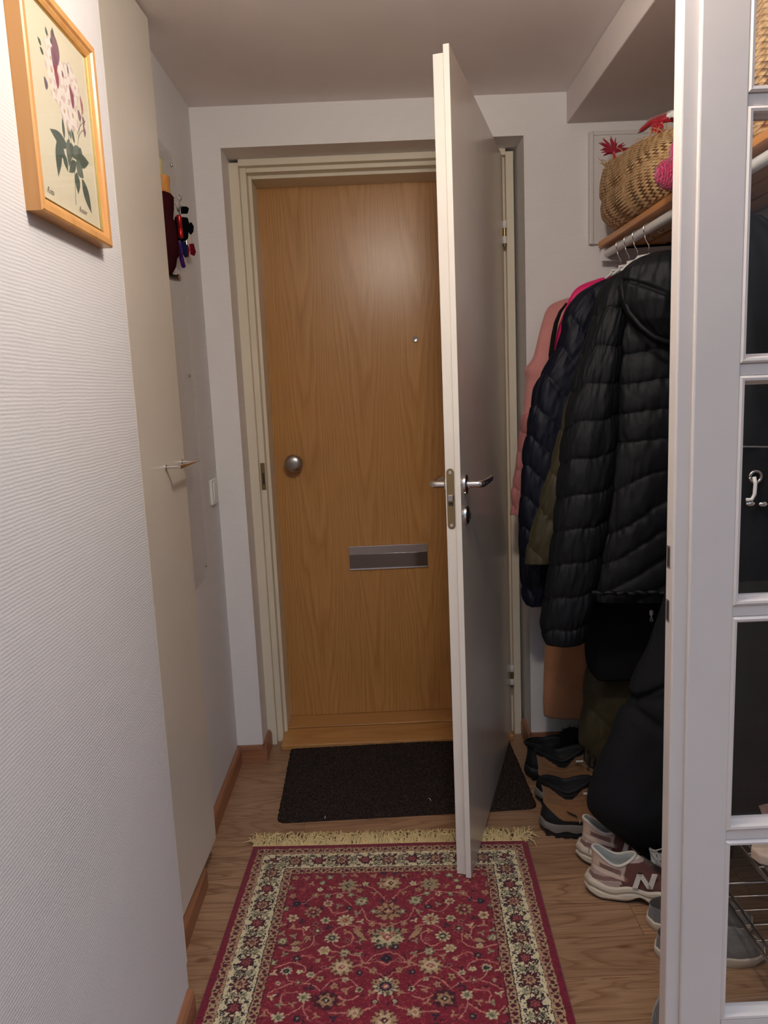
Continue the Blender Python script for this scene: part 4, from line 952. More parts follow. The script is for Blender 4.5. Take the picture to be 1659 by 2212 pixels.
def pj_mat(P):
    r, c = P.shape[:2]; zz_ = P[:-1, :, 2]; return (zz_ < at_y(1130, 895, YP)[2]).astype(int)
pq = quilt(.060, .5, .006, .2, .003, 41)
def pj(Z, xr, t, z, a, b): return np.where(Z < at_y(1130, 895, YP)[2], pq(Z, xr, t, z, a, b), .003*vnoise(t*4, Z*10, 44))
pslv = [(636, 1245, 1330), (643, 1212, 1320), (651, 1190, 1310), (670, 1178, 1290), (712, 1166, 1270), (760, 1154, 1250), (775, 1149, 1245), (793, 1132, 1240), (799, 1130, 1238), (812, 1137, 1235), (883, 1130, 1222), (940, 1122, 1210), (1016, 1114, 1198), (1070, 1106, 1182), (1078, 1108, 1176), (1084, 1109, 1170), (1110, 1105, 1160)]
garment('sweatshirt_jacket', [
    ('sleeve', px_rows(pslv, YP, [.012, .018, .022, .026, .030, .032, .033, .034, .034, .033, .034, .034, .033, .031, .026, .025, .025]), pj, 'pink_jersey', dict(nz=280, nt=80, e=2.2, mats=['pink_jersey', 'pink_quilt'], mf=pj_mat)),
    ('body', px_rows([(632, 1290, 1330), (650, 1255, 1400), (750, 1240, 1420), (1000, 1235, 1425)], YP+.01, [.012, .022, .026, .026]), folds(.004, 47), 'pink_jersey', dict(nz=100, nt=60)),
], (.70, YP, 1.0), 'dusty pink sweatshirt jacket with quilted lower sleeve, furthest left on the rail')
YT = 2.43
garment('wool_coat', [
    ('skirt', px_rows([(1050, 1240, 1330), (1150, 1200, 1350), (1250, 1187, 1360), (1376, 1180, 1370), (1460, 1176, 1380), (1514, 1174, 1385), (1545, 1176, 1388)], YT, [.010, .014, .018, .024, .028, .030, .030]), folds(.003, 51, 4, .0005), 'tan_wool', dict(nz=120, nt=70, tilt=lambda x, y, z: -.10*(x+.09)*np.clip((.9-z)/.5, 0, 1))),
], (.74, YT, .45), 'long tan wool coat whose lower part shows under the black jacket sleeve')

# 7 long black coats lower down and nearer
garment('long_coat', [
    ('body', px_rows([(640, 1400, 1440), (680, 1370, 1500), (1000, 1340, 1530), (1290, 1262, 1560), (1400, 1262, 1570), (1440, 1268, 1575), (1462, 1290, 1575)], 2.182, [.008, .010, .012, .018, .026, .026, .024]), folds(.003, 61, 6), 'black_cloth', dict(nz=160, nt=80)),
], (.76, 2.182, .4), 'long black coat filling the dark gap under the front down jacket')
a_ = at_y(1407, 1330, 2.09); zp = thing('zip_pull', tuple(a_), 'small silver zip puller on the dark coat under the front jacket hem', 'zip puller', None)
g = G(); g.lathe(a_+np.array([0, 0, .0]), (0, 0, 1), [(0, .003), (.004, .0055), (.014, .0055), (.017, .003)], 12); g.tube([a_, a_-np.array([0, .001, .007])], .002, 6); g.tube(ring(a_-np.array([0, .001, .012]), .004, 0, (0, 1, 0), 14), .0011, 6); g.build('puller', 'white_wire', zp, smooth=True, auto=50)
YC = 1.87
def bigfold(Z, xr, t, z, a, b):
    d = .010*vnoise(t*2.2, Z*6, 70)+.004*vnoise(t*7, Z*16, 71)
    for z0, s, w_ in ((.545, .35, .012), (.60, .7, .010), (.40, -.5, .014)): d = d-.014*np.exp(-((Z-z0-s*xr)/w_)**2)*(.5+.5*np.cos(t-3.6))
    return d
garment('padded_coat', [
    ('body', px_rows([(540, 1455, 1490), (620, 1450, 1540), (1000, 1448, 1580), (1280, 1438, 1590), (1390, 1402, 1600), (1440, 1380, 1600), (1490, 1358, 1605), (1515, 1350, 1605), (1560, 1330, 1605), (1640, 1296, 1600), (1700, 1274, 1600), (1730, 1266, 1598), (1748, 1276, 1595), (1775, 1310, 1590), (1812, 1352, 1585), (1850, 1400, 1580)], YC, [.01, .02, .03, .04, .06, .075, .085, .085, .10, .11, .115, .11, .10, .08, .05, .03]), bigfold, 'navy_black', dict(nz=260, nt=110, e=2.1, hem=False)),
], (.78, YC, .25), 'large blue-black padded coat bulging low over the beige sneakers')
# anorak seen through the glazed door
YA = 1.62
an = garment('anorak', [
    ('body', px_rows([(470, 1560, 1650), (520, 1510, 1720), (700, 1490, 1770), (1000, 1480, 1790), (1300, 1470, 1800), (1500, 1470, 1800), (1740, 1470, 1800)], YA, [.02, .05, .07, .075, .075, .08, .07]), folds(.012, 81, 6, .004), 'black_shell', dict(nz=200, nt=100)),
], (.82, YA, .45), 'black anorak with a metal eyelet and white cord behind the glass panes')
q = at_y(1632, 1030, YA-.086); g = G(); g.tube(ring(q, .0115, 0, (0, 1, 0), 24), .0032, 10); g.build('eyelet', 'steel', an, smooth=True)
g = G(); g.tube([at_y(1629, 1030, YA-.09), at_y(1632, 1045, YA-.094), at_y(1630, 1068, YA-.094), at_y(1624, 1079, YA-.094), at_y(1612, 1080, YA-.094)], .0038, 10); g.build('drawcord', 'white_wire', an, smooth=True)
for px, py in ((1621, 1088), (1648, 1089)):
    q = at_y(px, py, YA-.09); g = G(); g.ellipsoid(q, (.010, .005, .006), 12, 8); g.build('cord_stopper', 'chrome', an, smooth=True)
q0, q1 = at_y(1600, 965, YA-.085), at_y(1700, 966, YA-.085); g = G(); g.tube([q0, q1], .002, 6); g.build('seam', 'grey_knit', an)

# hangers
def hanger(y, px_shape, mat, label, hw=.2):
    t = thing('coat_hanger', (XRAIL, y, ZRAIL-.1), label, 'coat hanger', 'hangers on the rail')
    P = [(XRAIL+.0165*math.cos(a), y, ZRAIL+.0165*math.sin(a)-.0005) for a in np.linspace(-.5, PI+.25, 14)][::-1]
    rot = [(XRAIL-(p[0]-XRAIL)*1., p[1], p[2]) for p in P]
    rot = [rot[0]]+rot[1:]; g = G(); g.tube(rot[::-1][::-1], .0018, 8)
    e = rot[-1]; g.tube([e, (XRAIL-.010, y, ZRAIL-.028), (XRAIL, y, ZRAIL-.045), (XRAIL, y, ZRAIL-.070)], .0018, 8); g.build('hook', 'chrome', t, smooth=True)
    g = G(); zt0 = ZRAIL-.070
    g.tube([(XRAIL-hw, y, zt0-.026), (XRAIL-hw*.6, y, zt0-.012), (XRAIL-.03, y, zt0-.004), (XRAIL, y, zt0), (XRAIL+.03, y, zt0-.004), (XRAIL+hw*.6, y, zt0-.012), (XRAIL+hw, y, zt0-.026)], .0042, 8); g.build('shoulder_bar', mat, t, smooth=True)
for y, lab, hw in ((2.40, 'white coat hanger furthest along the rail, beside the bracket', .05), (2.325, 'coat hanger second from the end wall, hooked under the basket', .05), (2.25, 'coat hanger third from the end wall', .05), (2.16, 'coat hanger nearest the camera, its chrome hook before the small shelf hooks', .06)):
    hanger(y, None, 'white_wire', lab, hw)

# ------------------------------------------------------------------ baskets and knitwear on the shelf
def mk_straw():
    n = NT('seagrass', (.5, .35, .2), .7, spec=.25)
    sx = n.n('ShaderNodeSeparateXYZ'); n.l(n.n('ShaderNodeTexCoord').outputs['UV'], sx.inputs[0]); u, v = sx.outputs[0], sx.outputs[1]
    a1 = n.math('FRACT', n.math('ADD', u, v)); a2 = n.math('FRACT', n.math('SUBTRACT', u, v))
    ck = n.math('ADD', n.math('FLOOR', n.math('MULTIPLY', u, 1.)), n.math('FLOOR', v)); par = n.math('FRACT', n.math('MULTIPLY', ck, .5))
    f1 = n.math('FRACT', u); f2 = n.math('FRACT', v)
    h1 = n.math('SINE', n.math('MULTIPLY', f1, PI)); h2 = n.math('SINE', n.math('MULTIPLY', f2, PI))
    sel = n.math('GREATER_THAN', par, .25)
    h = n.math('ADD', n.math('MULTIPLY', h1, sel), n.math('MULTIPLY', h2, n.math('SUBTRACT', 1., sel)))
    ns = n.noise((1, 1, 1), 60, 3)
    c = n.ramp(ns, [(.3, srgb((176, 134, 90))), (.5, srgb((206, 168, 120))), (.7, srgb((224, 192, 146)))])
    c = n.mix(n.ramp(h, [(0, (1, 1, 1)), (.45, (0, 0, 0))]), c, srgb((128, 88, 54)))
    n.color(c); n.bump(h, .9, .004); return n.m
M['straw'] = mk_straw(); M['straw_end'] = mk_plain('straw_ends', srgb((190, 150, 106)), .8, .2)
def basket(name, rows, label, seed, nu=72, nv=22, loc=None, group=None, rimh=None):
    # rows: (z, cx, cy, a, b) top to bottom
    t = thing(name, loc, label, 'basket', group)
    R = smooth_rows(rows, 60); nt = 120; cs, sn = superell(nt, 3.6); th = np.linspace(0, 2*PI, nt, endpoint=False)
    P = []
    for i, (z, cx, cy, a, b) in enumerate(R):
        d = 1+.014*vnoise(th*1.5, np.full(nt, z*12), seed)+.008*np.sin(z*95)
        P.append(np.stack([cx+a*cs*d, cy+b*sn*d, np.full(nt, z)+(rimh(th) if rimh else 0)*max(0, 1-i/22)], 1))
    P = np.array(P); c1 = P[-1].mean(0); P = np.concatenate([P, [c1+(P[-1]-c1)*.85+[0, 0, -.003], c1+(P[-1]-c1)*.02+[0, 0, -.003]]])
    inner = [P[0]*1.0-(P[0]-P[0].mean(0))*.04, P[12]-(P[12]-P[12].mean(0))*.05]; 
    g = G(); g.grid(P); o = g.build('basket_body', 'straw', t, smooth=True)
    uv = o.data.uv_layers.new(name='UVMap'); r, c = P.shape[:2]; data = np.zeros((len(o.data.loops), 2))
    # u+v diagonal weave
    k = 0
    for i in range(r-1):
        for j in range(c):
            for (ii, jj) in ((i, j), (i, j+1), (i+1, j+1), (i+1, j)):
                U = jj/c*nu; V = ii/r*nv; data[k] = (U*.5+V, U*.5-V+40); k += 1
    uv.data.foreach_set('uv', data.ravel())
    g = G(); g.grid(np.array(inner)[::-1]); c1 = inner[1].mean(0); g.grid(np.array([inner[1], c1+(inner[1]-c1)*.02])[::-1]); g.build('basket_inside', 'straw_end', t)
    rr = random.Random(seed); g = G()
    for k in range(150):
        p = P[0][rr.randrange(nt)]; d = np.array([rr.gauss(0, .010), rr.gauss(0, .012), rr.uniform(.002, .020)]); g.tube([p-np.array([0, 0, .004]), p+d*.5, p+d*1.1+np.array([rr.gauss(0, .004), rr.gauss(0, .004), 0])], [.0016, .0014, .0008], 4)
    g.build('frayed_rim', 'straw_end', t)['kind'] = 'stuff'
    return t
yb0 = 2.20; ZT0 = 1.925
def rim1(th): return .040*np.sin(th)+.004*np.sin(th*5)
basket('seagrass_basket', [(ZT0, .845, yb0, .142, .30), (ZT0-.012, .845, yb0, .152, .312), (1.895, .845, yb0, .157, .320), (1.865, .845, yb0, .157, .318), (1.85, .845, yb0, .151, .312), (1.83, .845, yb0, .157, .318), (1.80, .845, yb0, .150, .308), (1.775, .847, yb0, .138, .29), (SH+.005, .85, yb0, .118, .26)],
       'woven seagrass belly basket on the shelf above the coat hangers', 5, 76, 24, (.875, yb0, SH), 'baskets on the shelf', rim1)
yb1 = 1.62
basket('seagrass_basket', [(2.02, .90, yb1, .15, .22), (1.96, .90, yb1, .165, .24), (1.88, .90, yb1, .165, .24), (1.82, .90, yb1, .15, .22), (SH+.006, .90, yb1, .11, .18)],
       'woven basket seen through the top panes of the glazed door', 6, 76, 24, (.90, yb1, SH), 'baskets on the shelf')
# red flowers / ribbon
M['red_cloth'] = mk_cloth('red_satin', (.38, .008, .022), .5, .3, .4, 40)
M['red_leaf'] = mk_cloth('red_leaf', (.42, .015, .045), .6, .2)
rf = thing('paper_star', tuple(at_y(1328, 330, 2.40)), 'spiky dark red tinsel star poking out over the far basket rim', 'decoration')
g = G(); c0 = at_y(1326, 330, 2.42); rr = random.Random(9)
for k in range(34):
    a = rr.uniform(-.2, PI+.2); e = rr.uniform(-.5, .5); L = rr.uniform(.03, .062); d = np.array([math.cos(a)*math.cos(e), math.sin(e)*.7, math.sin(a)*math.cos(e)])
    p1 = c0+d*L*.5+np.array([0, 0, .004]); g.tube([c0+d*.004, p1, c0+d*L], [.0025, .0035, .0006], 4)
g.tube([c0, c0-np.array([-.01, 0, .05])], .006, 6); g.build('spikes', 'red_leaf', rf)
def cloth_patch(name, pts, Y, depth, mat, seed, lbl=None, parent=None, n=24):
    # draped scrap: fan of quads between two pixel polylines
    A = [at_y(x, y, Y+depth*i/len(pts[0])) for i, (x, y) in enumerate(pts[0])]; B = [at_y(x, y, Y-.02+depth*i/len(pts[1])) for i, (x, y) in enumerate(pts[1])]
    tA = np.linspace(0, 1, len(A)); tt = np.linspace(0, 1, n); A = np.stack([np.interp(tt, tA, np.array(A)[:, k]) for k in range(3)], 1); B = np.stack([np.interp(tt, np.linspace(0, 1, len(B)), np.array(B)[:, k]) for k in range(3)], 1)
    P = np.array([A*(1-s)+B*s+np.stack([0*tt, -.016*math.sin(PI*s)+.012*vnoise(tt*6, tt*0+s*4, seed), .004*vnoise(tt*9, tt*0+s*3, seed+1)], 1) for s in np.linspace(0, 1, 10)])
    g = G(); g.grid(P, closed=False); o = g.build(name, mat, parent, smooth=True); sm = o.modifiers.new('thick', 'SOLIDIFY'); sm.thickness = .0025; return o
sc_ = thing('red_scarf', tuple(at_y(1420, 300, 2.12)), 'folded red and white scarf sticking out of the far basket', 'scarf')
cloth_patch('scarf_fold', [[(1381, 284), (1395, 266), (1420, 250), (1460, 238), (1500, 232)], [(1379, 286), (1402, 274), (1425, 268), (1455, 262), (1500, 262)]], 2.14, -.1, 'red_cloth', 3, parent=sc_)
cloth_patch('scarf_fold', [[(1398, 270), (1410, 268), (1428, 262)], [(1404, 282), (1412, 290), (1430, 286)]], 2.12, -.05, 'red_cloth', 6, parent=sc_)
cloth_patch('white_fold', [[(1440, 246), (1455, 240), (1480, 238)], [(1438, 252), (1452, 256), (1480, 258)]], 2.035, -.03, 'white_plastic', 8, parent=sc_)
# raspberry yarn hat
M['yarn'] = NT('raspberry_yarn', (.50, .018, .105), .9).m
_n = NT('raspberry_yarn_b', (.50, .018, .105), .9); _n.b.inputs['Sheen Weight'].default_value = .5
s_ = _n.n('ShaderNodeTexWave'); s_.inputs['Scale'].default_value = 60; s_.inputs['Distortion'].default_value = 3; _n.l(_n.co(), s_.inputs['Vector']); _n.color(_n.ramp(s_.outputs['Fac'], [(0, (.26, .006, .05)), (.6, (.52, .02, .115))])); _n.bump(s_.outputs['Fac'], .7, .003); M['yarn'] = _n.m
q = at_y(1446, 372, 1.87); yn = thing('yarn_ball', tuple(q-np.array([0, 0, .05])), 'raspberry pink yarn ball in front of the far basket', 'yarn')
g = G(); g.ellipsoid(q+np.array([.003, 0, -.004]), (.035, .030, .034), 36, 24); g.build('ball', 'yarn', yn, smooth=True)
g = G(); g.ellipsoid(q+np.array([.030, .002, .043]), (.030, .028, .036), 32, 20); g.build('ball', 'yarn', yn, smooth=True)
g = G(); rr = random.Random(4)
for k in range(26):
    ax = np.array([rr.gauss(0, 1), rr.gauss(0, 1), rr.gauss(0, 1)]); c0 = q+np.array([.003, 0, -.004]); u, w_ = frame_of(ax)
    g.tube([c0+np.array([.0355, .0305, .0345])*(math.cos(t)*u+math.sin(t)*w_) for t in np.linspace(0, 2*PI, 30)], .0014, 5)
g.build('strands', 'yarn', yn)['kind'] = 'stuff'

# ------------------------------------------------------------------ shoes
M['tan_nubuck'] = mk_cloth('tan_nubuck', (.235, .115, .048), .85, .3, .25, 60); M['boot_black'] = mk_cloth('boot_black', (.010, .010, .011), .6, 0, .3, 60)
M['rubber_black'] = mk_plain('rubber_black', (.013, .013, .014), .6); M['rubber_grey'] = mk_plain('rubber_grey', (.16, .145, .125), .6)
M['mesh_beige'] = mk_cloth('beige_mesh', (.44, .33, .285), .85, .2, .5, 300); M['suede_rose'] = mk_cloth('rose_suede', (.21, .115, .10), .9, .3, .2, 80); M['suede_dark'] = mk_cloth('brown_suede', (.105, .04, .033), .9, .3, .2, 80)
M['midsole'] = mk_plain('cream_midsole', (.56, .49, .39), .5); M['outsole'] = mk_plain('dark_outsole', (.035, .018, .016), .6); M['lining'] = mk_cloth('pale_lining', (.34, .36, .35), .9, .3, .3, 60)
M['lace'] = mk_plain('pale_laces', (.42, .38, .33), .8); M['heel_cream'] = mk_plain('cream_leather', (.60, .46, .37), .5); M['offwhite'] = mk_plain('offwhite_leather', (.62, .57, .50), .5)
def foot(L, wd, n=90):
    # footprint outline, heel at x=0, toe at x=L
    t = np.linspace(0, 2*PI, n, endpoint=False); x = .5-.5*np.cos(t); s = np.sin(t)
    w_ = np.interp(x, [0, .03, .12, .3, .5, .7, .85, .95, 1], [.0, .45, .72, .74, .80, 1., .93, .62, 0])
    return x*L, np.sign(s)*w_*wd/2*np.where(np.abs(s) < 1e-9, 0, 1)
def shoe_loft(levels, L, wd, disp=None, n=90, nz=60):
    # levels: (z, x_back, x_front, width scale) from sole to rim
    lv = np.array(levels, float); zz_ = np.linspace(0, 1, nz); tt = np.linspace(0, 1, len(lv)); c = [np.interp(zz_, tt, lv[:, k]) for k in range(4)]
    t = np.linspace(0, 2*PI, n, endpoint=False); cs, sn = np.cos(t), np.sin(t); P = []
    for z, xb, xf, ws in zip(*c):
        x01 = .5-.5*cs; w_ = np.interp(x01, [0, .04, .14, .3, .5, .7, .85, .95, 1], [.0, .50, .74, .76, .82, 1., .93, .62, 0]); k = np.clip((xf-xb)/L, .3, 1); w2 = (1-x01)**.5*x01**.5*2*.74
        mixk = np.clip((1-k)/.4, 0, 1); w_ = w_*(1-mixk)+w2*mixk
        x = xb+(xf-xb)*x01; y = np.sign(sn)*w_*wd/2*ws; dz = disp(x/L, y, z) if disp else 0
        P.append(np.stack([x, y, z+dz+0*x], 1))
    return np.array(P)
def place(x, y, yaw, z=0., flip=1, pitch=0.):
    T = np.eye(4); c, s = math.cos(yaw), math.sin(yaw); T[:3, :3] = np.array([[c, -s, 0], [s, c, 0], [0, 0, 1]]) @ np.diag([1, flip, 1]); T[:3, 3] = (x, y, z); return T

def sneaker(x, y, yaw, label, flip=1):
    L, W = .268, .100; T = place(x, y, yaw, 0, flip); t = thing('sneaker', (x, y, 0), label, 'shoe', 'beige sneakers'); 
    def out(g): g.T = T; return g
    # outsole + midsole (chunky, with an arch gap)
    def arch(xn, y_, z): return np.where(z < .02, .011*np.exp(-((xn-.52)/.07)**2), 0)
    P = shoe_loft([(0, .004, L-.03, .94), (.0, .0, L-.02, 1.0), (.006, -.004, L-.006, 1.04)], L, W, lambda xn, y_, z: .014*np.exp(-((xn-.46)/.075)**2)+.018*np.clip((xn-.86)/.14, 0, 1)**2+.007*np.clip((.07-xn)/.07, 0, 1), nz=4)
    P0 = np.concatenate([[P[0].mean(0)+(P[0]-P[0].mean(0))*.02], P]); g = out(G()); g.grid(P0[::-1] if flip < 0 else P0); g.build('outsole', 'outsole', t, smooth=True)
    P = shoe_loft([(.006, -.004, L-.006, 1.04), (.012, -.012, L, 1.13), (.020, -.012, L, 1.10), (.023, -.004, L-.004, 1.03), (.030, -.012, L-.002, 1.12), (.038, -.010, L-.008, 1.08), (.043, .002, L-.012, .98), (.045, .012, L-.02, .9)], L, W,
                  lambda xn, y_, z: .014*np.exp(-((xn-.46)/.075)**2)*(.05-z)/.05*1.2+.018*np.clip((xn-.86)/.14, 0, 1)**2+.007*np.clip((.07-xn)/.07, 0, 1)+.004*np.sin(xn*22)*(z > .015)+.006*np.clip(.35-xn, 0, 1)*(z > .025), nz=40)
    g = out(G()); g.grid(P); g.build('midsole', 'midsole', t, smooth=True)
    # upper
    def up(xn, y_, z):
        k = np.clip((z-.07)/.03, 0, 1); return k*(.020*np.exp(-((xn-.03)/.10)**2)+.016*np.exp(-((xn-.50)/.10)**2)-.012*np.exp(-((xn-.26)/.10)**2))
    lev = [(.040, .000, L-.012, 1.0), (.052, .000, L-.020, 1.0), (.062, .004, L-.045, .95), (.070, .006, L-.075, .90), (.078, .008, L-.105, .84), (.086, .008, L-.125, .80), (.094, .008, L-.140, .78), (.100, .006, L-.150, .76), (.104, .008, L-.152, .74)]
    P = shoe_loft(lev, L, W, up, n=120, nz=80)
    rim = P[-1]; c1 = rim.mean(0); ins = [c1+(rim-c1)*.94+[0, 0, .001], c1+(rim-c1)*.86+[0, 0, -.004], c1+(rim-c1)*.80+[0, 0, -.02], c1+(rim-c1)*.8+[0, 0, -.045], c1+(rim-c1)*.02+[0, 0, -.05]]
    mi = np.zeros((P.shape[0]-1, P.shape[1]), int); Q = P[:-1]; xn = Q[..., 0]/L; z = Q[..., 2]
    mi[:] = 0                                        # beige mesh
    mi[(z < .058) & (xn > .30)] = 1                  # dark suede toe / side
    mi[(xn > .31+.8*(z-.05)) & (xn < .86) & (z > .050) & (z < .10)] = 1
    band = (xn < .36) & (z > .050+.02*xn) & (z < .060+.02*xn); mi[band] = 2
    band2 = (xn < .33) & (np.abs(z-(.076-.05*(xn-.1))) < .006); mi[band2] = 3
    mi[(xn < .26) & (z > .086+.00*xn)] = 4           # cream heel tab
    mi[(xn > .10) & (xn < .30) & (np.abs(z-(.088-.06*(xn-.1))) < .006)] = 2
    mi[(z > .107) & (xn > .2)] = 5
    g = out(G()); g.grid(P, mi=mi); b = g.build('upper', ['mesh_beige', 'suede_dark', 'suede_rose', 'heel_cream', 'heel_cream', 'offwhite'], t, smooth=True)
    g = out(G()); g.grid(np.array([rim]+ins)); g.build('lining', 'lining', t, smooth=True)
    # padded collar roll and tongue
    g = out(G()); g.tube([p for p in (c1+(rim-c1)*.98)]+[(c1+(rim-c1)*.98)[0]], .0038, 8); g.build('collar', 'offwhite', b, smooth=True)
    g = out(G()); P2 = np.array([[[.150+.012*k, yy_, .112-.0068*k+.010*(1-(yy_/.026)**2)] for yy_ in np.linspace(-.026, .026, 9)] for k in range(9)]); g.grid(P2, closed=False); to = g.build('tongue', 'lining', t, smooth=True); to.modifiers.new('s', 'SOLIDIFY').thickness = .006
    g = out(G()); rr = random.Random(int(x*1000))
    for k in range(6):
        xa = .158+.016*k; za = .114-.0078*k
        g.tube([(xa, -.030, za-.004), (xa+.004, -.012, za+.008), (xa+.012, .012, za+.008), (xa+.014, .030, za-.004)], .0019, 6); g.tube([(xa, .030, za-.004), (xa+.004, .012, za+.007), (xa+.012, -.012, za+.007), (xa+.014, -.030, za-.004)], .0019, 6)
    g.tube([(.156, 0, .124), (.150, -.02, .135), (.165, -.038, .125), (.175, -.03, .118)], .0019, 6); g.tube([(.156, 0, .124), (.17, -.03, .112), (.20, -.045, .095), (.21, -.050, .080)], .0019, 6); g.tube([(.156, 0, .124), (.19, .012, .13), (.22, .0, .118), (.245, -.01, .098)], .0019, 6)
    g.build('laces', 'lace', t, smooth=True)
    # side letter N, on the near side (local -y after flip)
    g = out(G()); s_ = -1 if flip > 0 else 1
    def npt(a, b_): return (.104+a*.048+(b_*.012), s_*(.0445-.007*b_-.002*a), .050+b_*.036)
    for poly in ([(0, 0), (.26, 0), (.26, 1), (0, 1)], [(.74, 0), (1, 0), (1, 1), (.74, 1)], [(0, 1), (.26, 1), (1, 0), (.74, 0)]): g.extrude([npt(*p) for p in poly], (0, s_*.004, 0))
    g.build('side_emblem', 'offwhite', b)
    g = out(G()); g.lathe((.001, 0, .112), (-1, 0, .2), [(0, .007), (.001, .0068)], 16); g.build('heel_badge', 'suede_rose', b)
    return t
sneaker(.497, 1.800, math.radians(-13), 'beige and brown chunky sneaker with an N on its side, nearest of its pair')
sneaker(.510, 1.935, math.radians(-8), 'beige and brown chunky sneaker behind its twin, half hidden by it')

def boot(x, y, yaw, label, tan=True, z=0., hgt=.15, group='walking boots'):
    L, W = .30, .108; T = place(x, y, yaw, z); t = thing('walking_boot' if tan else 'black_shoe', (x, y, z), label, 'boot' if tan else 'shoe', group)
    P = shoe_loft([(0, .008, L-.03, .92), (0, .004, L-.02, .98), (.010, -.002, L-.006, 1.04), (.020, -.006, L, 1.08)], L, W, lambda xn, y_, z_: .016*np.clip((xn-.8)/.2, 0, 1)**2+.006*np.clip((.08-xn)/.08, 0, 1), nz=10)
    P = np.concatenate([[P[0].mean(0)+(P[0]-P[0].mean(0))*.02], P]); g = G(); g.T = T; g.grid(P); so = g.build('sole', 'rubber_black', t, smooth=True)
    for s in (-1, 1):
        g = G(); g.T = T
        for k in range(11):
            xx = .012+k*.025; ww = float(np.interp(xx/L, [0, .04, .14, .3, .5, .7, .85, .95, 1], [.3, .50, .74, .76, .82, 1., .93, .62, 0]))*W/2*1.03
            if xx < L-.03: g.box(xx, xx+.0255, s*ww-.006, s*ww+.004, .005, .011); g.box(xx, xx+.014, s*ww-.006, s*ww+.006, 0, .010)
        g.build('tread', 'rubber_black', so)
    P = shoe_loft([(.018, -.006, L, 1.08), (.026, -.006, L, 1.08), (.036, -.004, L-.006, 1.04), (.040, .0, L-.01, 1.0)], L, W, lambda xn, y_, z_: .016*np.clip((xn-.8)/.2, 0, 1)**2+.006*np.clip((.08-xn)/.08, 0, 1)+.003*np.sin(xn*34)*(z_ < .03), nz=12)
    g = G(); g.T = T; g.grid(P); g.build('midsole', 'rubber_grey' if tan else 'rubber_black', t, smooth=True)
    lev = [(.036, .0, L-.008, 1.0), (.055, .0, L-.014, 1.0), (.070, .004, L-.035, .96), (.082, .006, L-.075, .90), (.095, .008, L-.110, .86), (.110, .008, L-.135, .84), (.125, .006, L-.150, .84), (hgt-.008, .000, L-.150, .88), (hgt, -.006, L-.148, .90)]
    P = shoe_loft(lev, L, W, lambda xn, y_, z_: .008*np.clip((z_-.11)/.03, 0, 1)*np.exp(-((xn-.03)/.08)**2)-.012*np.clip((z_-.11)/.03, 0, 1)*np.exp(-((xn-.25)/.09)**2)+.012*np.clip((z_-.11)/.03, 0, 1)*np.exp(-((xn-.5)/.09)**2), n=110, nz=90)
    th = np.linspace(0, 2*PI, 110, endpoint=False)[None]; nz_ = np.linspace(0, 1, 90)[:, None]
    P[..., 1] *= 1+.03*np.sin(nz_*50)*np.clip(nz_-.5, 0, 1)*2+.03*vnoise(th*3, nz_*9, 5)
    mi = np.zeros((P.shape[0]-1, P.shape[1]), int); Q = P[:-1]; xn = Q[..., 0]/L; zz_ = Q[..., 2]
    if tan:
        mi[zz_ < .050+.045*np.clip(.22-xn, 0, 1)/.22] = 1; mi[zz_ > hgt-.010-.030*np.clip((xn-.08)/.15, 0, 1)+.03*np.clip((xn-.30)/.1, 0, 1)] = 1; mi[(xn > .80) & (zz_ < .06)] = 1
    g = G(); g.T = T; g.grid(P, mi=mi); b = g.build('upper', ['tan_nubuck', 'boot_black'] if tan else ['boot_black', 'boot_black'], t, smooth=True)
    rim = P[-1]; c1 = rim.mean(0); g = G(); g.T = T; g.grid(np.array([rim, c1+(rim-c1)*.9+[0, 0, .002], c1+(rim-c1)*.78+[0, 0, -.01], c1+(rim-c1)*.7+[0, 0, -.06], c1+(rim-c1)*.02+[0, 0, -.07]])); g.build('lining', 'boot_black', t, smooth=True)
    g = G(); g.T = T
    for k in range(6):
        xa = .165+.016*k; za = hgt-.010-.012*k
        g.tube([(xa-.01, -.034, za-.012), (xa, -.014, za+.006), (xa, .014, za+.006), (xa-.01, .034, za-.012)], .0025, 6)
        if tan: g.lathe((xa-.012, -.036, za-.014), (0, -1, .3), [(0, .0055), (.003, .0055), (.004, .002)], 10)
    g.build('laces', 'rubber_black', t, smooth=True)
    if tan:
        g = G(); g.T = T
        for a, b_ in (((.070, .083), (.098, .070)), ((.074, .079), (.100, .066))): g.tube([(a[0], -.0415, a[1]), ((a[0]+b_[0])/2, -.0425, (a[1]+b_[1])/2), (b_[0], -.043, b_[1])], .0011, 5)
        g.build('side_mark', 'rubber_black', b)
        g = G(); g.T = T; g.box(.118, .140, -.0385, -.0365, hgt-.020, hgt-.015); g.build('pull_tag', 'white_wire', b)
    return t
boot(.432, 2.082, math.radians(-6), 'tan hiking boot with black heel, nearest to the doormat corner', True, 0, .155)
boot(.452, 2.245, math.radians(-2), 'tan hiking boot behind the front one, by the skirting', True, 0, .165)
bb = boot(.448, 2.395, math.radians(8), 'black low boot with a shaggy fur cuff at the back against the skirting', False, 0, .12, 'black boots')
# black fur pompom hat lying on the far boots
g = G(); c0 = at_y(1236, 1592, 2.43); rr = random.Random(5)
g.ellipsoid(c0, (.040, .035, .032), 20, 14)
for k in range(260):
    d = np.array([rr.gauss(0, 1), rr.gauss(0, 1), rr.gauss(0, 1)]); d /= np.linalg.norm(d); d = d*np.array([.040, .035, .032]); g.tube([c0+d*.9, c0+d*1.18+np.array([rr.gauss(0, .004), 0, rr.gauss(0, .004)])], [.0012, .0003], 3)
g.build('fur_cuff', 'black_cloth', bb)

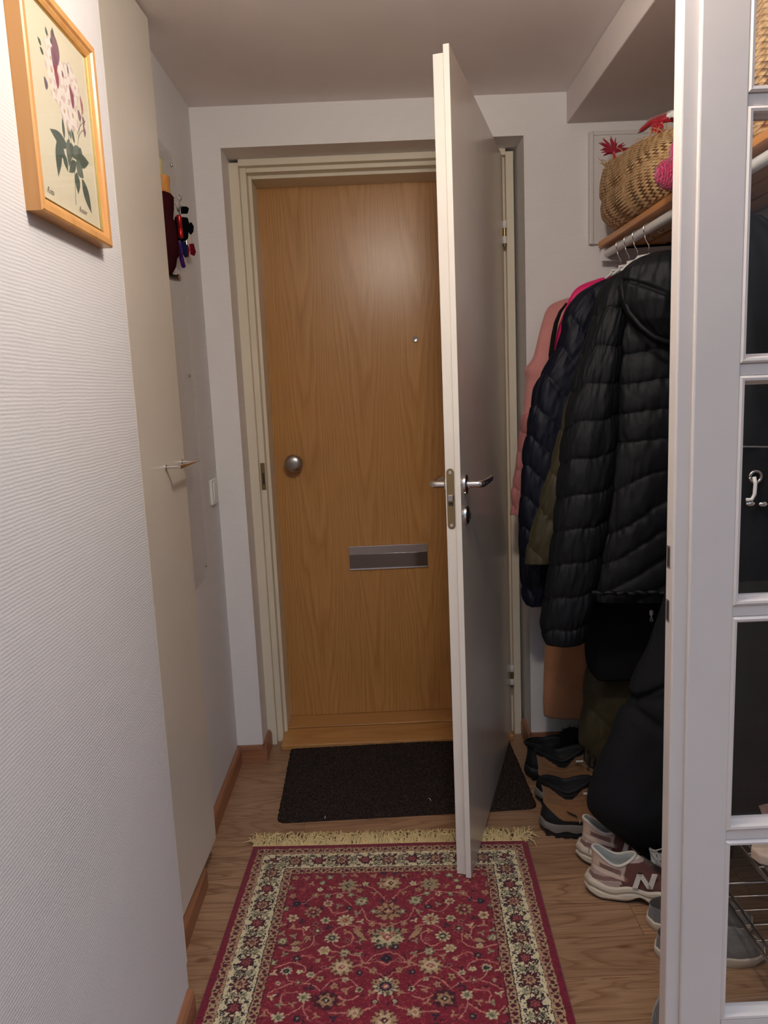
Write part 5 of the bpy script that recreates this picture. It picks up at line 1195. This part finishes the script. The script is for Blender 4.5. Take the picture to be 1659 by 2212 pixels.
def slipper(x, y, yaw, label, L=.25):
    T = place(x, y, yaw); t = thing('slip_on_shoe', (x, y, 0), label, 'shoe', 'slip-on shoes'); W = .098
    P = shoe_loft([(0, .006, L-.02, .95), (0, .002, L-.01, .99), (.012, -.002, L, 1.03), (.022, -.002, L, 1.02), (.024, .002, L-.004, .97)], L, W, nz=14); P = np.concatenate([[P[0].mean(0)+(P[0]-P[0].mean(0))*.02], P])
    g = G(); g.T = T; g.grid(P); g.build('sole', 'midsole', t, smooth=True)
    P = shoe_loft([(.022, .002, L-.005, .97), (.038, .003, L-.020, .96), (.048, .005, L-.06, .92), (.056, .006, L-.10, .88)], L, W, n=80, nz=30); g = G(); g.T = T; g.grid(P); g.build('upper', 'grey_knit', t, smooth=True)
    rim = P[-1]; c1 = rim.mean(0); g = G(); g.T = T; g.grid(np.array([rim, c1+(rim-c1)*.92+[0, 0, 0], c1+(rim-c1)*.86+[0, 0, -.02], c1+(rim-c1)*.02+[0, 0, -.028]])); g.build('lining', mk_plain('dark_lining', (.06, .055, .045), .8), t, smooth=True)
    return t
s1 = at_z(1407, 2006, .012); s2 = at_z(1418, 2060, .012)
slipper(s1[0]+.0, s1[1]+.03, math.radians(-4), 'cream-soled slip-on shoe whose heel shows beside the glazed door, further of two')
slipper(s2[0]+.0, s2[1]+.01, math.radians(-2), 'cream-soled slip-on shoe whose heel barely shows, nearer of two')
g = G(); q = at_z(1412, 2200, .02); P = stack([(.075, q[0]+.035, q[1]+.0, .008, .008), (.06, q[0]+.035, q[1], .022, .02), (.035, q[0]+.036, q[1], .032, .03), (.003, q[0]+.04, q[1], .040, .035)], folds(.004, 3, 5, .006), nz=30, nt=40, hem=False)
g.grid(P); tag(g.build('grey_sock', 'grey_knit', smooth=True), 'crumpled grey knitted sock on the floor by the glazed door', 'sock')

# wire shoe rack behind the glass
rx0, rx1, ry0, ry1 = .745, 1.02, 1.20, 1.62
rkk = thing('shoe_rack', (.87, 1.4, 0), 'grey wire shoe rack behind the lowest pane of the glazed door', 'shoe rack')
for zz_ in (.13, .30):
    g = G()
    for yy_ in (ry0, ry1): g.tube([(rx0, yy_, zz_), (rx1, yy_, zz_)], .004, 8)
    for xx in (rx0, rx0+.018, rx1): g.tube([(xx, ry0, zz_), (xx, ry1, zz_)], .004, 8)
    for k in range(1, 9): yy_ = ry0+(ry1-ry0)*k/9; g.tube([(rx0, yy_, zz_), (rx1, yy_, zz_)], .0022, 6)
    g.build('wire_shelf', 'steel', rkk, smooth=True)
for xx in (rx0, rx1):
    for yy_ in (ry0, ry1): g = G(); g.tube([(xx, yy_, 0), (xx, yy_, .34)], .0045, 8); g.build('leg', 'steel', rkk, smooth=True)
def sandal(x, y, z, yaw, label):
    T = place(x, y, yaw, z); t = thing('sandal', (x, y, z), label, 'sandal', 'sandals on the shoe rack'); L, W = .24, .09
    P = shoe_loft([(0, .0, L, .98), (.002, 0, L, 1.), (.020, 0, L, 1.), (.022, .003, L-.003, .96)], L, W, nz=8); c0 = P[-1].mean(0); P = np.concatenate([[P[0].mean(0)+(P[0]-P[0].mean(0))*.02], P, [c0+(P[-1]-c0)*.02]])
    g = G(); g.T = T; g.grid(P); g.build('footbed', 'heel_cream', t, smooth=True)
    for xs in (.06, .15, .19):
        g = G(); g.T = T; A = np.array([[[xs+dx, .042*math.cos(a), .02+.042*math.sin(a)] for a in np.linspace(0, PI, 14)] for dx in (0, .022)]); g.grid(A, closed=False); o = g.build('strap', 'suede_rose', t, smooth=True); o.modifiers.new('s', 'SOLIDIFY').thickness = .003
    return t
sandal(.745, 1.56, .306, math.radians(-8), 'rose sandal on the top shelf of the wire rack, further of two')
sandal(.745, 1.46, .306, math.radians(-8), 'rose sandal on the top shelf of the wire rack, nearer of two')

# ------------------------------------------------------------------ ceiling lamp (above the frame, it lights the hall)
lm = thing('ceiling_lamp', (LAMP[0], LAMP[1], CEIL), 'round opal ceiling lamp just above the picture', 'ceiling lamp')
g = G(); g.lathe((LAMP[0], LAMP[1], CEIL-.001), (0, 0, -1), [(0, .07), (.02, .07), (.05, .055), (.075, .03), (.10, .028)], 32); g.build('lamp_base', 'white_plastic', lm, smooth=True, auto=40)
em = NT('lamp_glow', (1, 1, 1), .5); em.b.inputs['Emission Color'].default_value = (1., .90, .80, 1); em.b.inputs['Emission Strength'].default_value = LAMP_E
g = G(); g.ellipsoid((LAMP[0], LAMP[1], LAMP[2]), (.062, .062, .060), 32, 20); g.build('globe', em.m, lm, smooth=True)
